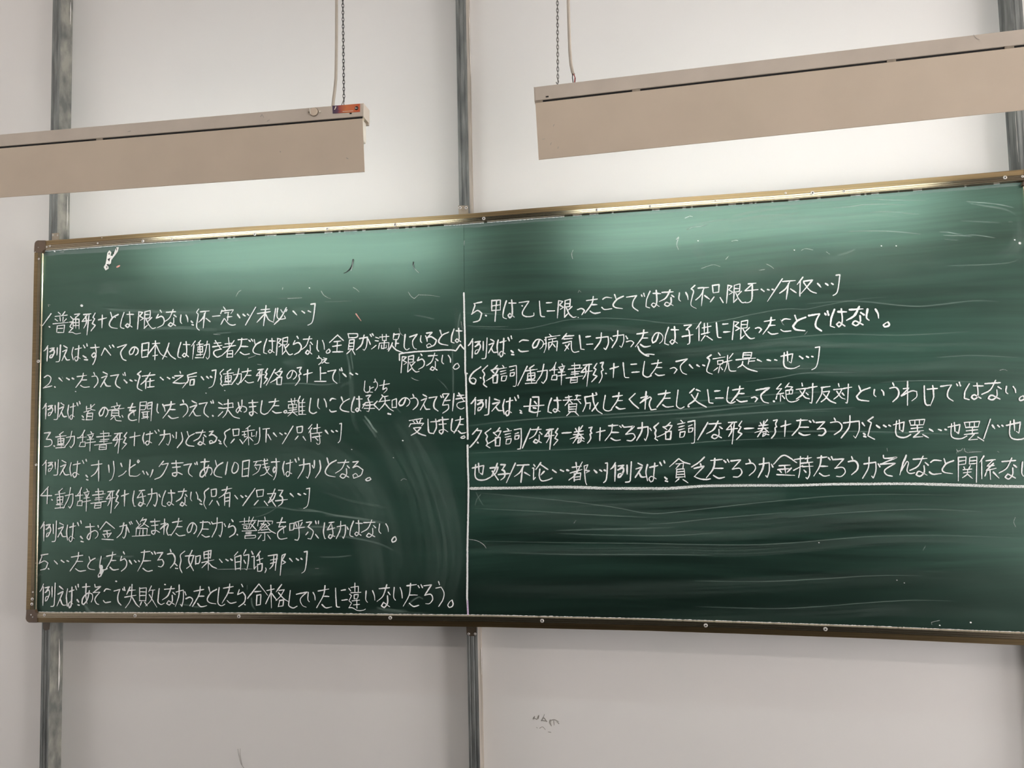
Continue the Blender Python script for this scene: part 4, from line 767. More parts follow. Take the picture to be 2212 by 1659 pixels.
ticks = [(2.0, '1013 1165 1030 1168 1044 1176 1050 1184'), (1.6, '2030 1340 2012 1344 2013 1349'), (1.8, '866 1038 872 1034 880 1037'), (1.8, '862 709 864 718 869 724 872 725'), (1.6, '996 695 997.5 703 999 712'),
         (1.8, '889 816 896 820 905 822'), (1.6, '1240 1130 1244 1124'), (1.8, '1237 559 1235 549 1238 540'), (1.6, '1255 631 1251 627 1249 632'), (1.4, '1515 580 1540 572 1556 576'), (1.8, '1568 560 1574 553'),
         (1.8, '1655 570 1665 575 1671 580'), (1.8, '1640 584 1652 582'), (1.8, '1686 690 1691 700 1694 702'), (1.8, '1738 723 1744 716'), (1.5, '1785 544 1792 549'), (1.5, '1731 541 1740 537 1756 540'),
         (2.6, '1461 517 1466 512 1462 528 1466 540'), (2.2, '1480 471 1490 467 1496 468'), (1.6, '1581 521 1590 519 1594 520'), (1.6, '2193 1118 2190 1128 2194 1138'), (1.6, '1916 968 1917 975'),
         (2.0, '694 629 699 637 708 643 714 645'), (1.8, '763 621 770 625 776 631'), (2.0, '882 631 888 640 895 645 905 636'), (1.5, '905 637 930 638 950 641'), (1.8, '622 645 640 644 652 643'),
         (1.6, '610 626 611 621'), (1.6, '510 640 515 631 521 627'), (1.5, '895 569 893 576 899 584 905 589'), (2.2, '537 773 544 771 552 768'), (1.8, '462 722 476 723'), (1.6, '556 787 565 788'),
         (2.0, '758 585 761 575 763 562'), (1.4, '1003 520 1002.5 530'), (2.0, '105 662 104 658 109 659'), (1.5, '130 544.5 138 544'), (1.6, '134 814 136 818'), (1.6, '470 1230 520 1229 545 1229'), (1.4, '681 1228 688 1228'),
         (1.6, '2070 977 2066 970 2068 975 2077 972 2079 968'), (1.8, '2083 969 2085 975 2092 978'), (1.5, '2094 977 2110 976 2120 976'), (1.6, '2160 800 2168 798 2176 801'), (1.4, '2155 975 2158 977')]
stroke_obj('chalk_tick', [(w * .8, px(s)) for w, s in ticks], M['tick'])['kind'] = 'stuff'
stroke_obj('chalk_tick', [(2.6, px('769 678 774 685 780 693')), (3.4, px('252.5 577 258 574'))], M['pink'])['kind'] = 'stuff'

def smear(m, w, s, name='chalk_smear'):
    if m == 's20' and w <= 5: m = 's25'
    V, Fc, uv = [], [], []
    ribbon(V, Fc, path(px(s), step=8), w, smear.y, taper=False, uv=uv, cap=False)
    smear.y -= .000008
    return mesh_obj(name, V, Fc, M[m], board, uvs=uv)
smear.y = Y_BOARD - .00012
# lines and veils of dust that the duster left, left half then right half
for m, w, s in [
    ('s20', 34, '150 655 250 668 340 676 450 678 520 672'), ('s35', 7, '228 669 300 672 390 675 440 676'), ('s35', 8, '300 711 350 709 400 708 450 711 470 713'),
    ('s35', 4, '466 720 500 718'), ('s35', 4, '600 645 630 644 653 643'), ('s35', 3, '700 652 760 650'), ('s20', 26, '640 775 620 780 632 790 660 786'),
    ('s20', 60, '420 700 520 690 640 690 720 690'), ('s35', 4, '550 830 600 829 650 828 700 831 740 826'), ('s20', 8, '730 840 740 832 760 826'),
    ('s35', 6, '749 765 753 780 756 800 757 820'), ('s35', 4, '757 745 760 780 763 800'), ('s20', 12, '756 780 760 840 763 900 775 935'), ('s35', 3, '733 828 734 815 731 800'),
    ('s60', 5, '787 898 797 910 806 925 815 935'), ('s35', 6, '784 905 800 925 813 945'), ('s10', 26, '800 905 830 960 850 1010 868 1060'), ('s10', 60, '800 930 850 1000 890 1080 900 1180 910 1260'),
    ('s20', 3, '945 818 960 832 968 843'), ('s35', 4, '977 745 978 790 979 830 978 860'), ('s20', 16, '985 660 990 700 984 740 982 770'), ('s20', 4, '940 690 915 684 893 680'),
    ('s20', 3, '843 870 855 880 866 892'), ('s35', 4, '995 675 990 700 988 720'), ('s35', 4, '540 1097 600 1096 640 1102 700 1106'), ('s35', 4, '640 1098 680 1103 720 1112 760 1118 790 1124'),
    ('s35', 7, '700 1112 760 1118 830 1130'), ('s35', 3, '545 1119 570 1112 590 1102 600 1093'), ('s35', 5, '617 1140 680 1138 720 1140 780 1150'), ('s20', 24, '620 1145 700 1143 760 1152'),
    ('s20', 5, '700 1155 770 1163 820 1175 852 1190'), ('s20', 6, '690 1060 750 1080 800 1090 840 1098'), ('s35', 5, '205 1210 225 1206 240 1201 255 1200'), ('s35', 5, '250 1201 270 1203 290 1201'),
    ('s20', 12, '215 1192 240 1190 262 1196'), ('s35', 8, '183 1305 188 1316 196 1325'), ('s20', 34, '186 1300 205 1318 260 1318 330 1322'), ('s20', 26, '95 1160 100 1150 118 1145'),
    ('s20', 5, '385 1304 410 1308 432 1313'), ('s35', 3, '534 1263 534 1275'), ('s35', 5, '543 1290 545 1308 552 1318'), ('s35', 7, '812 1313 830 1316 860 1320 880 1320'), ('s20', 18, '780 1322 860 1328 930 1330'),
    ('s35', 5, '880 1309 890 1298 905 1290 915 1294'), ('s20', 4, '690 1203 730 1203 760 1200'), ('s10', 40, '430 1240 520 1246 620 1240 720 1236'), ('s10', 70, '100 620 300 630 500 615 700 600 900 610'),
    ('s20', 26, '210 630 235 622 262 628'), ('s10', 90, '130 900 400 880 650 850 800 860'), ('s20', 5, '82 1246 86 1240 92 1243'),
    ('s20', 90, '860 900 920 1010 955 1120 965 1220 950 1310'), ('s20', 120, '560 960 680 980 780 1060 820 1180 830 1290'), ('s10', 60, '130 1000 300 1010 500 1000 640 1010'),
    ('s25', 3, '1028 1062 1033 1074 1044 1092'), ('s25', 3, '1040 1066 1030 1078 1026 1092'), ('s25', 3, '1490 868 1600 858 1700 850 1800 846'), ('s25', 2.5, '1450 905 1560 898 1680 890 1800 888'),
    ('s25', 2.5, '1020 1098 1150 1104 1280 1112 1400 1118'), ('s25', 2.5, '1200 1152 1320 1156 1450 1157 1560 1150'), ('s25', 2.5, '1100 1194 1250 1198 1400 1198 1540 1199'), ('s25', 2.5, '1700 1118 1850 1106 2000 1100 2130 1106'),
    ('s25', 3, '2020 772 2100 768 2200 772'), ('s25', 3, '1900 826 2000 822 2120 826'), ('s25', 3, '1650 735 1800 722 1950 724 2100 716'),
    # right half
    ('s35', 2.6, '1003 708 1060 710 1100 711.5 1130 711 1160 706 1190 699 1225 691 1270 688 1320 687.5 1380 691 1430 697 1480 699.5 1530 697 1580 689 1620 680 1680 669 1720 667 1740 668 1800 656 1860 646 1920 641'),
    ('s20', 16, '1200 712 1280 706 1350 712 1420 722 1500 726'), ('s20', 8, '1005 668 1050 666 1080 678'), ('s20', 3, '1006 676 1040 677 1090 680'), ('s35', 3, '1005 704 1060 706 1100 705'),
    ('s20', 20, '1420 760 1500 758 1600 748 1700 740 1800 742'), ('s20', 10, '1440 770 1560 766 1700 756 1850 744 2000 745 2150 742'), ('s20', 4, '1735 657 1840 650 1950 660 2000 661 2100 650 2160 652'),
    ('s20', 30, '1540 800 1680 790 1800 800 1950 798 2080 790 2200 795'), ('s35', 4, '1620 796 1720 796 1760 797'), ('s20', 3, '1600 826 1680 816 1740 806 1850 804'), ('s20', 14, '1610 752 1700 740 1820 746 2000 756'),
    ('s20', 4, '1003 922 1060 914 1130 907 1200 902 1300 896 1400 890 1500 882 1600 873 1700 868'), ('s20', 4, '1300 903 1420 896 1520 889 1600 880 1700 870'), ('s10', 50, '1300 930 1450 915 1600 900 1750 895 1900 905 2050 900'),
    ('s20', 3, '1004 980 1100 975 1200 972 1340 965 1450 960 1560 952 1650 948 1750 946'), ('s20', 3, '1500 900 1600 893 1700 888 1850 880'), ('s20', 4, '1600 934 1700 932 1850 932 2000 936 2060 938'),
    ('s10', 60, '1003 1015 1200 1010 1400 1000 1600 990 1800 990 2000 1000'),
    ('s35', 2.5, '1020 1063 1200 1080 1320 1095 1400 1109 1460 1106 1540 1097 1620 1088 1700 1080 1790 1072 1880 1068 1960 1068 2070 1070'), ('s20', 3, '1400 1132 1450 1130 1520 1122 1600 1115 1700 1107'),
    ('s20', 4, '1200 1146 1300 1143 1400 1141 1460 1139'), ('s20', 60, '1003 1085 1150 1090 1300 1082 1420 1078 1560 1070 1700 1064'), ('s20', 70, '1100 1125 1300 1130 1450 1136 1600 1134 1750 1120 1900 1108 2050 1110 2230 1120'),
    ('s20', 26, '1003 1182 1150 1188 1300 1190 1450 1188 1600 1190 1750 1180 1850 1170 1950 1165 2080 1168 2230 1182'), ('s20', 2.5, '1003 1168 1200 1172 1400 1174 1500 1176 1620 1177 1720 1172 1800 1165 1880 1159 1960 1157 2050 1157 2150 1160 2230 1164'),
    ('s10', 44, '1010 1268 1200 1272 1400 1272 1600 1266 1780 1256 1900 1248 2030 1248 2230 1262'), ('s20', 2.5, '1500 1255 1650 1256 1780 1250 1880 1244 1960 1243 2000 1243'),
    ('s20', 2.5, '1500 1310 1620 1314 1700 1314 1800 1308 1860 1303 1960 1297 2060 1298'), ('s10', 40, '1400 1335 1600 1330 1800 1322 1960 1315 2100 1325 2230 1340'), ('s10', 26, '1850 1322 1930 1316 1970 1325'),
    ('s35', 5, '1480 494 1510 484 1545 477 1577 473'), ('s60', 3.5, '1482 497 1496 491 1512 489 1530 484'), ('s35', 6, '1577 479 1610 472 1650 466 1700 464 1727 460'), ('s35', 7, '1580 468 1640 455 1690 450 1724 449'),
    ('s60', 2.6, '1799 449 1830 447 1870 442 1905 441 1960 443'), ('s60', 2, '1870 430 1930 432 2000 433'), ('s35', 4, '1880 459 1900 457 1930 458 1985 463'), ('s20', 12, '1800 462 1850 466 1900 463 1955 466'),
    ('s60', 3, '2086 435 2110 437 2135 439 2165 443 2190 449'), ('s35', 5, '2090 437 2130 445 2170 452 2195 464'), ('s60', 3, '1831 500 1870 499 1930 500 1990 506'), ('s60', 3, '2029 501 2050 502 2065 505 2080 507'),
    ('s60', 3, '2037 508 2060 509 2080 509 2100 511'), ('s60', 2.5, '2085 508 2110 508 2150 514'), ('s35', 3, '2040 517 2070 519'), ('s35', 4, '2075 477 2100 478 2160 481'), ('s35', 3, '2178 479 2188 479'),
    ('s20', 22, '1600 482 1700 470 1800 478 1900 482'), ('s20', 30, '1470 520 1530 495 1620 480 1720 480 1830 490'), ('s35', 5, '1810 551 1830 546 1848 538'), ('s20', 16, '1770 562 1810 558 1850 542'), ('s20', 24, '1520 560 1500 535 1520 520'),
    ('s20', 26, '1560 590 1640 582 1700 578'), ('s35', 3, '2045 574 2120 572 2180 568 2200 560'), ('s20', 30, '2150 560 2185 540 2200 510 2195 480'), ('s10', 90, '1450 600 1700 560 1950 560 2150 580'), ('s10', 110, '1300 640 1600 640 1900 610 2150 620'),
    ('s20', 3, '2000 1178 1993 1190'), ('s20', 14, '2066 976 2090 974 2130 977'), ('s60', 3, '2066 980 2068 974 2076 975'), ('s35', 2.5, '2095 976 2110 976 2125 975'), ('s20', 24, '2205 470 2208 520 2200 570'),
    ('s20', 5, '1380 757 1390 766 1402 770'), ('s20', 3, '1378 750 1384 760 1396 768'),
]:
    smear(m, w, s)
# wavering tide line of old glue under the top rail
V, Fc, uv = [], [], []
for i, u in enumerate(range(94, 2214, 10)):
    v = lerp_poly(TOPo, u) + lerp_poly(THo, u)
    h = 10 + 3.5 * noise.noise(Vector((u * .012, 1, 0))) + 2 * noise.noise(Vector((u * .05, 4, 0)))
    if u < 420: h += 4
    V += [P(u, v - 1, Y_BOARD - .0001), P(u, v + h * .9, Y_BOARD - .0001)]; uv += [(.5, .38), (.5, .62)]
for i in range(len(V) // 2 - 1): Fc.append((2 * i, 2 * i + 1, 2 * i + 3, 2 * i + 2))
mesh_obj('glue_band', V, Fc, M['tape'], board, uvs=uv)
# broken edge of white chalk dust along the frame
def dust_edge(u0, u1, f, w, seed, cov):
    V, Fc = [], []; run = []
    u = u0
    while u < u1:
        n = noise.noise(Vector((u * .03, seed, 0))) + .6 * noise.noise(Vector((u * .11, seed, 5)))
        if n > cov: run.append(Vector((u, f(u))))
        else:
            if len(run) > 1: ribbon(V, Fc, run, w, Y_BOARD - .0018, taper=False, rough=.9)
            run = []
        u += 3
    if len(run) > 1: ribbon(V, Fc, run, w, Y_BOARD - .0018, taper=False, rough=.9)
    o = mesh_obj('chalk_dust_edge', V, Fc, M['chalk'], board); o['kind'] = 'stuff'
ti = lambda u: lerp_poly(TOPo, u) + lerp_poly(THo, u) + 1.0
bi = lambda u: lerp_poly(BOTo, u) - lerp_poly(BHo, u) - .4
dust_edge(93, 420, ti, 2.4, 1, -.9); dust_edge(420, 960, ti, 1.8, 2, .05); dust_edge(960, 1220, ti, 2.6, 3, -.35); dust_edge(1220, 2200, ti, 1.6, 4, .12)
dust_edge(80, 2224, bi, 3.0, 5, -2)
V, Fc = [], []
ribbon(V, Fc, [Vector((lerp_poly(LI, v) + .8, v)) for v in range(541, 1322, 6)], 2.6, Y_BOARD - .0018, taper=False, rough=.7)
mesh_obj('chalk_dust_edge', V, Fc, M['chalk'], board)['kind'] = 'stuff'
# torn patch at the top left and the lump of chalk paste lower down
def patch(name, pts, m, Y=Y_BOARD - .0016):
    V = [P(u, v, Y) for u, v in pts]; n = len(V)
    V += [Vector((p.x, Y_BOARD + .001, p.z)) for p in V]
    return mesh_obj(name, V, [tuple(range(n))] + [(i, i + n, (i + 1) % n + n, (i + 1) % n) for i in range(n)], m, board)
patch('torn_patch', [(232, 546), (236, 541), (240, 545), (238, 552), (243, 553), (246, 547), (249, 540), (252, 534), (256, 534), (254, 543), (249, 550), (243, 558), (240, 562), (239, 569), (233, 573), (234, 580), (228, 584), (224, 577), (228, 570), (230, 560)], M['plaster'])
for pts in ([(234, 548), (237, 546), (236, 551)], [(232, 560), (238, 557), (236, 565)], [(243, 548), (246, 543), (246, 549)], [(230, 571), (235, 570), (233, 575)], [(251, 536), (253, 537), (251, 543)], [(229, 576), (232, 575), (231, 580)]):
    patch('torn_patch', pts, M['dark'], Y_BOARD - .0019)
patch('chalk_lump', [(214, 1221), (219, 1220.5), (221, 1225), (220, 1231), (223, 1234), (219, 1242), (217, 1246), (212, 1248), (211, 1243), (215, 1236), (216, 1230)], M['chalk'], Y_BOARD - .003)
patch('chalk_lump', [(214.5, 1239), (217, 1240), (215, 1245), (213, 1243)], M['dark'], Y_BOARD - .0034)
# dents in the upper sheet, their shading drawn as flat dark strokes
stroke_obj('dent_shade', [(3.4, px('763 561 761 572 756 581 748 588 743 590')), (2.2, px('893 566 893 575 898 583 906 589'))], M['dark'], Y=Y_BOARD - .00025)

# ------------------------------------------------------------------ blackboard lamps
def lamp(name_label, u0, v0, u1, v1, known_left, Yf, LEN, group):
    """front top edge of the ballast box runs through (u0,v0) and (u1,v1); all of it stands at y = Yf"""
    a, b = P(u0, v0, Yf), P(u1, v1, Yf)
    e = (b - a).normalized()
    A = a if known_left else b - e * LEN             # left end
    up = Vector((-e.z, 0, e.x)); n = Vector((0, 1, 0))
    t = thing('blackboard_lamp', name_label, 'lamp', A + e * LEN / 2, group)
    def W_(p): return A + e * p[0] + n * p[1] + up * p[2]
    def part(name, bm, m, par=t, smooth=False):
        for v in bm.verts: v.co = W_(v.co) - org(par)
        return bm_obj(name, bm, m, par, org(par), smooth)
    return t, W_, part
def build_lamp(t, W_, part, LEN, hb, hs, gap_tabs, inc=.014):
    D = .042; hb -= .0006
    bx = part('ballast_box', box_bm(0.0015, LEN - .0015, 0, D, -hb, 0, .0012), M['cream2'])
    for x in (0.0, LEN - .0016):
        part('end_cap', box_bm(x, x + .0016, .0004, D + .0006, -hb - .0015, .0006, .0004), M['cream2'])
    part('box_lip', box_bm(0.001, LEN - .001, D - .004, D + .002, -hb - .006, -hb, .0006), M['cream2'])
    # black strip painted as the gap's shadow, with the lugs that bridge it
    g = .0052
    part('gap_shadow', box_bm(.004, LEN - .004, .003, .006, -hb - g - .003, -hb + .001), M['dark'])
    for x in gap_tabs:
        part('lug', box_bm(x, x + .018, .0012, .003, -hb - g - .002, -hb + .0005), M['bracket'])
    # shade: folded sheet, hem at its lower edge
    z0, z1 = -hb - g, -hb - g - hs
    prof = [(.010, z0 - .0005), (.0012, z0), (0, z0 - .0015), (inc, z1 + .003), (inc + .0002, z1 + .0006), (inc + .0016, z1), (inc + .0024, z1 + .004), (inc + .0012, z1 + .004), (.0014, z0 - .002), (.010, z0 - .0018)]
    bm = bmesh.new(); rows = []
    for k in range(9):
        x = .002 + (LEN - .004) * k / 8
        rows.append([bm.verts.new((x, y, z)) for y, z in prof])
    m = len(prof)
    for r0, r1 in zip(rows[:-1], rows[1:]):
        for k in range(m): bm.faces.new((r0[k], r0[(k + 1) % m], r1[(k + 1) % m], r1[k]))
    bm.faces.new(rows[0]); bm.faces.new(list(reversed(rows[-1])))
    part('shade', bm, M['cream'])
    # tube and its holders under the box
    zt_ = -hb - .040; yt = .030; r = .013
    bm = bmesh.new(); rings = []
    for x, rr in ((.030, .009), (.032, r), (LEN - .032, r), (LEN - .030, .009)):
        rings.append([bm.verts.new((x, yt + rr * math.cos(k * PI / 8), zt_ + rr * math.sin(k * PI / 8))) for k in range(16)])
    for r0, r1 in zip(rings[:-1], rings[1:]):
        for k in range(16): bm.faces.new((r0[k], r0[(k + 1) % 16], r1[(k + 1) % 16], r1[k]))
    bm.faces.new(rings[0]); bm.faces.new(list(reversed(rings[-1])))
    part('tube', bm, M['tube'], smooth=True)
    for x0 in (.008, LEN - .028):
        part('lamp_holder', box_bm(x0, x0 + .020, yt - .014, yt + .012, zt_ - .012, -hb, .003), M['holder'])
    return bx
def plate(name, pts, Y, m, parent, depth=.0006):
    V = [P(u, v, Y) for u, v in pts]; n = len(V)
    V += [p + Vector((0, depth, 0)) for p in V]
    return mesh_obj(name, V, [tuple(range(n))] + [(i, i + n, (i + 1) % n + n, (i + 1) % n) for i in range(n)], m, parent)
YF = -0.52
LEN = 1.27
kz = lambda u, v0, v1: (P(u, v0, YF) - P(u, v1, YF)).length
GR = 'blackboard lamps hung from chains'
tL, WL_, partL = lamp('left hanging cream blackboard lamp with an orange sticker at its end', 0, 290.5, 785, 222.5, False, YF, LEN, GR)
bL = build_lamp(tL, WL_, partL, LEN, kz(785, 222.5, 251), kz(787, 255.5, 367), [LEN - .715, .02])
tR, WR_, partR = lamp('right hanging cream blackboard lamp without a sticker, nearer the camera', 1153, 188, 2212, 62.5, True, YF, LEN, GR)
bR = build_lamp(tR, WR_, partR, LEN, kz(1155, 188, 218), kz(1157, 223, 341), [0.001, .222, .76, .99], .016)
# details of the left lamp: cover disc, sticker, slot, dents
def disc(u, v, r, Y, m, parent, name, d=.002, n=20):
    V = [P(u, v, Y) + Vector((r * math.cos(2 * PI * k / n), 0, r * math.sin(2 * PI * k / n))) for k in range(n)]
    V += [p + Vector((0, d, 0)) for p in V]; c = sum(V[:n], Vector()) / n
    V += [c + (p - c) * .72 - Vector((0, .0004, 0)) for p in V[:n]]
    F_ = [tuple(2 * n + k for k in range(n))] + [(k, (k + 1) % n, 2 * n + (k + 1) % n, 2 * n + k) for k in range(n)] + [(i, i + n, (i + 1) % n + n, (i + 1) % n) for i in range(n)]
    return mesh_obj(name, V, F_, m, parent)
dk = disc(678.6, 241.8, .0112, YF - .0008, M['bracket'], bL, 'knockout_cover', .001)
dk2 = disc(677.3, 240.6, .0098, YF - .0030, M['cream'], bL, 'knockout_cover', .003)
plate('slot', [(668, 234), (670, 233), (671, 246), (669, 246)], YF - .0037, M['holder'], bL)
disc(667, 242, .0022, YF - .0016, M['bracket'], bL, 'rivet', .0015, 10); disc(691, 241, .0024, YF - .0016, M['holder'], bL, 'rivet', .0015, 10)
def sticker_mat():
    m = bpy.data.materials.new('orange_sticker'); m.use_nodes = True
    N, L = nt(m); b = N['Principled BSDF']; b.inputs['Roughness'].default_value = .35
    uv = N.new('ShaderNodeUVMap'); sp = N.new('ShaderNodeSeparateXYZ'); L.new(uv.outputs[0], sp.inputs[0])
    n = N.new('ShaderNodeTexNoise'); n.inputs['Scale'].default_value = 5; L.new(uv.outputs[0], n.inputs['Vector'])
    ad = N.new('ShaderNodeMath'); ad.operation = 'MULTIPLY_ADD'; ad.inputs[1].default_value = .22; L.new(n.outputs['Fac'], ad.inputs[0]); L.new(sp.outputs[0], ad.inputs[2])
    r = N.new('ShaderNodeValToRGB'); cr = r.color_ramp
    cr.elements[0].position = .10; cr.elements[0].color = (.03, .015, .06, 1); cr.elements[1].position = 1; cr.elements[1].color = (.62, .11, .03, 1)
    for p, c in ((.28, (.10, .03, .08, 1)), (.38, (.38, .07, .05, 1)), (.60, (.66, .20, .06, 1)), (.85, (.68, .17, .06, 1))):
        e = cr.elements.new(p); e.color = c
    L.new(ad.outputs[0], r.inputs[0]); L.new(r.outputs[0], b.inputs['Base Color'])
    return m
ST = sticker_mat()
pts = [(718, 228.5), (777.5, 224), (777.5, 241.5), (718.8, 245.3)]
V = [P(u, v, YF - .0007) for u, v in pts]; V += [p + Vector((0, .0006, 0)) for p in V]
st = mesh_obj('sticker', V, [(0, 1, 2, 3), (0, 4, 5, 1), (1, 5, 6, 2), (2, 6, 7, 3), (3, 7, 4, 0)], ST, tL, uvs=[(0, 1), (1, 1), (1, 0), (0, 0)] * 2)
st['label'] = 'small orange and purple printed sticker'
plate('printed_figure', [(723, 234.5), (724.5, 229.5), (726.5, 230), (725.5, 233), (723.5, 236.5), (721.5, 237)], YF - .0010, M['holder'], st, .0003)
disc(770, 233.6, .0047, YF - .0010, M['dark'], st, 'printed_emblem', .0003, 18); disc(768.2, 233.4, .0017, YF - .0013, M['holder'], st, 'printed_emblem', .0003, 10)
disc(770, 233.6, .0012, YF - .0015, M['holder'], st, 'printed_emblem', .0003, 10); disc(772.2, 233.6, .0012, YF - .0013, M['bracket'], st, 'printed_emblem', .0003, 10)
plate('printed_text', [(740, 240.3), (763, 238.9), (763, 239.8), (740, 241.2)], YF - .0010, M['holder'], st, .0003)
plate('slot_hole', [(755.2, 243.6), (759.6, 243.2), (759.6, 245.8), (755.2, 246.4)], YF - .0009, M['dark'], bL)
plate('slot_hole', [(1178.8, 207.6), (1184.8, 206.8), (1185, 209.6), (1179.2, 210.4)], YF - .0009, M['dark'], bR)
# marks on the shades
def scr_mark(pts, w, Y, m, parent):
    V, Fc = [], []; ribbon(V, Fc, path(px(pts)), w, Y); mesh_obj('scuff_mark', V, Fc, m, parent)
def shade_y(v0, v1, v): return YF + .015 * (v - v0) / (v1 - v0) - .0006
for s, w, v in (('1195 273 1197 269', 1.0, 271), ('1189 313 1191 308', .9, 311), ('1205 321 1206 317', .8, 319), ('1171 301 1177 300', .6, 300), ('2110 133.5 2112 134', 1.6, 128)):
    scr_mark(s, w, shade_y(222, 341, v) if v > 200 else YF + .003, M['scuff'], tR)
for s, w, v in (('605 327.5 606 328.5', 1.6, 328), ('509 333 511 335', 1.0, 334), ('748 341 752 343', 1.2, 342)):
    scr_mark(s, w, shade_y(275, 387, v), M['scuff'], tL)
for s, w in (('563 252 566 247 570 254', 1.2), ('276 285 282 283', 1.2), ('577 262 582 259', 1.2)):
    scr_mark(s, w, YF - .0006, M['scuff'], tL)
scr_mark('2103 75 2108 82 2116 86', 1.0, YF - .0006, M['scuff'], tR)

# ------------------------------------------------------------------ chains and cables
def link_mesh(h, w, r, m):
    bm = bmesh.new(); n, k = 14, 5; rings = []
    for i in range(n):
        t = 2 * PI * i / n; cx, cz = w * math.cos(t), h * math.sin(t) * (1 - .12 * abs(math.cos(t)))
        d = Vector((math.cos(t), 0, math.sin(t)))
        rings.append([bm.verts.new(Vector((cx, 0, cz)) + d * r * math.cos(2 * PI * j / k) + Vector((0, 1, 0)) * r * math.sin(2 * PI * j / k)) for j in range(k)])
    for i in range(n):
        a, b = rings[i], rings[(i + 1) % n]
        for j in range(k): bm.faces.new((a[j], a[(j + 1) % k], b[(j + 1) % k], b[j]))
    o = bm_obj('chain_link', bm, m, smooth=True); me = o.data; bpy.data.objects.remove(o); return me
LM1, LM2 = link_mesh(.0066, .0024, .00085, M['chain']), link_mesh(.0070, .0023, .0008, M['chain2'])
def chain(u, v, y, lean, lm, pitch, label, hook):
    p0 = P(u, v, y)
    t = thing('hanging_chain', label, 'chain', p0, 'chains that carry the blackboard lamps')
    z = p0.z + .012; k = 0
    while z < ZT - .004:
        o = bpy.data.objects.new('chain_link', lm); C.objects.link(o); o.parent = t
        o.location = (lean * (z - p0.z), 0, z - p0.z); o.rotation_euler = (0, 0, (.25 if k % 2 else PI / 2 + .1) + .15 * math.sin(k * 1.7))
        z += pitch; k += 1
    for pts in hook: tube_obj('hook', [p0 + Vector(q) for q in pts], .0009, M['chain2'], t)
    return t
def tube_obj(name, pts, r, m, parent=None, n=8):
    pts = [Vector(p) for p in pts]; V, Fc = [], []
    for i, p in enumerate(pts):
        t = (pts[min(i + 1, len(pts) - 1)] - pts[max(i - 1, 0)]).normalized()
        a = t.cross(Vector((0, 1, 0.01))).normalized(); b = t.cross(a).normalized()
        for k in range(n): V.append(p + (a * math.cos(2 * PI * k / n) + b * math.sin(2 * PI * k / n)) * r)
    for i in range(len(pts) - 1):
        for k in range(n): Fc.append((i * n + k, i * n + (k + 1) % n, (i + 1) * n + (k + 1) % n, (i + 1) * n + k))
    Fc.append(tuple(range(n))); Fc.append(tuple((len(pts) - 1) * n + k for k in range(n)))
    return mesh_obj(name, V, Fc, m, parent, smooth=True)
yc = YF + .018
chain(743, 225.5, yc, (P(741, 0, yc).x - P(743.5, 222, yc).x) / (P(741, 0, yc).z - P(743.5, 222, yc).z), LM1, .0088, 'dark steel chain above the sticker of the left blackboard lamp',
      [[(-.0075, 0, -.004), (-.004, 0, .004), (-.0005, 0, .012)], [(.0008, 0, -.004), (-.001, 0, .004), (0, 0, .012)]])
chain(1205, 184, yc, (P(1204, 0, yc).x - P(1205, 184, yc).x) / (P(1204, 0, yc).z - P(1205, 184, yc).z), LM2, .0088, 'bright steel chain at the left end of the right blackboard lamp',
      [[(0, 0, -.006), (0, 0, 0), (.0002, 0, .004), (.002, 0, .008), (.0012, 0, .012), (-.001, 0, .013)], [(-.0035, 0, .008), (-.0025, 0, .004), (0, 0, .0025)]])
for t_, W_, x, lab in ((tL, WL_, .10, 'steel chain at the far left end of the left blackboard lamp'), (tR, WR_, LEN - .07, 'steel chain at the far right end of the right blackboard lamp')):
    q = W_((x, .018, 0)); c0 = CAM
    d = R3.transposed() @ (q - CAM); chain(W / 2 + d.x / d.y * F, H / 2 - d.z / d.y * F, yc, 0, LM2, .0088, lab, [[(0, 0, -.002), (0, 0, .006)]])
def cable(pxs, label, extra_up, r=.0037):
    pp = path([P(u, v, yc + .004) for u, v in pxs], step=.03)
    top = pp[-1]; dirn = (pp[-1] - pp[-2]).normalized()
    while top.z < ZT - .03: top = top + Vector((extra_up * .05, 0, .05)); pp.append(Vector((top.x, top.y, min(top.z, ZT))))
    t = thing('power_cable', label, 'cable', pp[0])
    tube_obj('sheath', pp, r, M['cable'], t, 10)
    return t
cable([(719.3, 229), (720.5, 216), (723, 196), (725.5, 170), (726.5, 120), (727, 60), (727, 0)], 'beige flat cable running up from the left blackboard lamp', 0)
cR = cable([(1239, 161), (1236.5, 155), (1233.5, 140), (1231, 110), (1229.5, 70), (1228.3, 30), (1227.5, 0)], 'beige cable with bare red and black wires at the right blackboard lamp', 0)
tube_obj('wire', [P(1237, 159, yc), P(1236.4, 168, yc), P(1238.3, 180, yc)], .0010, M['black'], cR)['label'] = 'black wire core'
tube_obj('wire', [P(1239, 160, yc), P(1242, 167, yc), P(1240.8, 180, yc)], .0010, M['red'], cR)['label'] = 'red wire core'
tube_obj('wire', [P(1240, 161, yc + .002), P(1243, 169, yc + .002), P(1242, 180, yc + .002)], .0008, M['black'], cR)['label'] = 'black wire core'

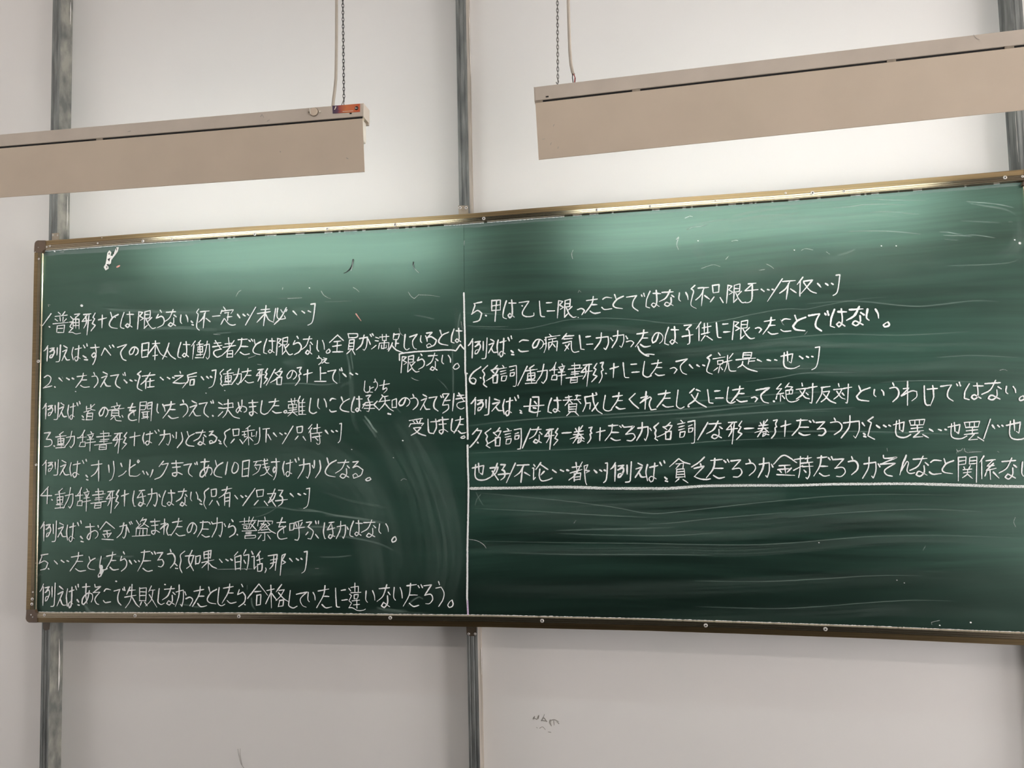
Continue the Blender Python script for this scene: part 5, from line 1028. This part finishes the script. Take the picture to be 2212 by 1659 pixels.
# ------------------------------------------------------------------ marks on the wall
def wall_marks(name, label, items, m):
    V, Fc = [], []
    for w, s in items: ribbon(V, Fc, path(px(s)), w, Y_WALL - .0006)
    o = mesh_obj(name, V, Fc, m); struct(o)
marks = thing('scuff', 'patch of grey scuff marks on the wall below the board', 'scuff mark', P(1180, 1560, Y_WALL))
for w, s in ((1.6, '1151 1553 1155 1547 1153 1554'), (2.0, '1155 1552 1160 1554 1164 1545 1163 1553'), (2.4, '1170 1557 1174 1550 1177 1553 1181 1559'), (1.0, '1174 1550 1176 1543'), (1.8, '1169 1556 1182 1558'),
             (3.6, '1189 1556 1188 1561 1191 1568'), (2.0, '1190 1556 1198 1555 1207 1559'), (1.6, '1196 1557 1197 1567'), (2.0, '1203 1559 1207 1563'), (1.6, '1166 1573 1172 1570 1178 1576'), (1.4, '1184 1581 1190 1582'), (1.0, '1159 1571 1161 1573')):
    V, Fc = [], []; ribbon(V, Fc, path(px(s)), w, Y_WALL - .0006); mesh_obj('smudge', V, Fc, M['scuff'], marks)
hair = thing('scratch', 'thin curved scratch low on the wall between the two posts', 'scratch', P(520, 1635, Y_WALL))
for w, s in ((1.0, '514 1618 516 1632 521 1650 530 1663'), (.8, '519 1617 519 1634 523 1652')):
    V, Fc = [], []; ribbon(V, Fc, path(px(s)), w, Y_WALL - .0006); mesh_obj('scratch_line', V, Fc, M['scuff'], hair)

# ------------------------------------------------------------------ lamps on the ceiling of the classroom
def room_lamp(x, y, lab):
    t = thing('ceiling_lamp', lab, 'lamp', (x, y, RZ), 'ceiling lamps of the classroom')
    bm_obj('housing', box_bm(-.62, .62, -.05, .05, .03, .08, .004), M['cream'], t, (x, y, RZ))
    bm = bmesh.new(); r = .016; rings = []
    for a in (-.6, .6): rings.append([bm.verts.new((a, r * math.cos(k * PI / 6), r * math.sin(k * PI / 6))) for k in range(12)])
    for k in range(12): bm.faces.new((rings[0][k], rings[0][(k + 1) % 12], rings[1][(k + 1) % 12], rings[1][k]))
    bm.faces.new(rings[0]); bm.faces.new(list(reversed(rings[1])))
    bm_obj('tube', bm, M['rtube'], t, (x, y, RZ), smooth=True)
    for a in (-.6, .58): bm_obj('lamp_holder', box_bm(a, a + .02, -.018, .018, -.02, .03, .002), M['holder'], t, (x, y, RZ))
    for a in (-.45, .45): bm_obj('hanger', box_bm(a - .004, a + .004, -.004, .004, .08, ZT - RZ), M['chain'], t, (x, y, RZ))
RZ = 3.50
for x, y, l in ((-2.2, -1.8, 'leftmost tube lamp on the ceiling'), (-.4, -2.6, 'second tube lamp on the ceiling from the left'),
                (2.4, -2.6, 'second tube lamp on the ceiling from the right'), (4.9, -2.6, 'rightmost tube lamp on the ceiling')):
    room_lamp(x, y, l)
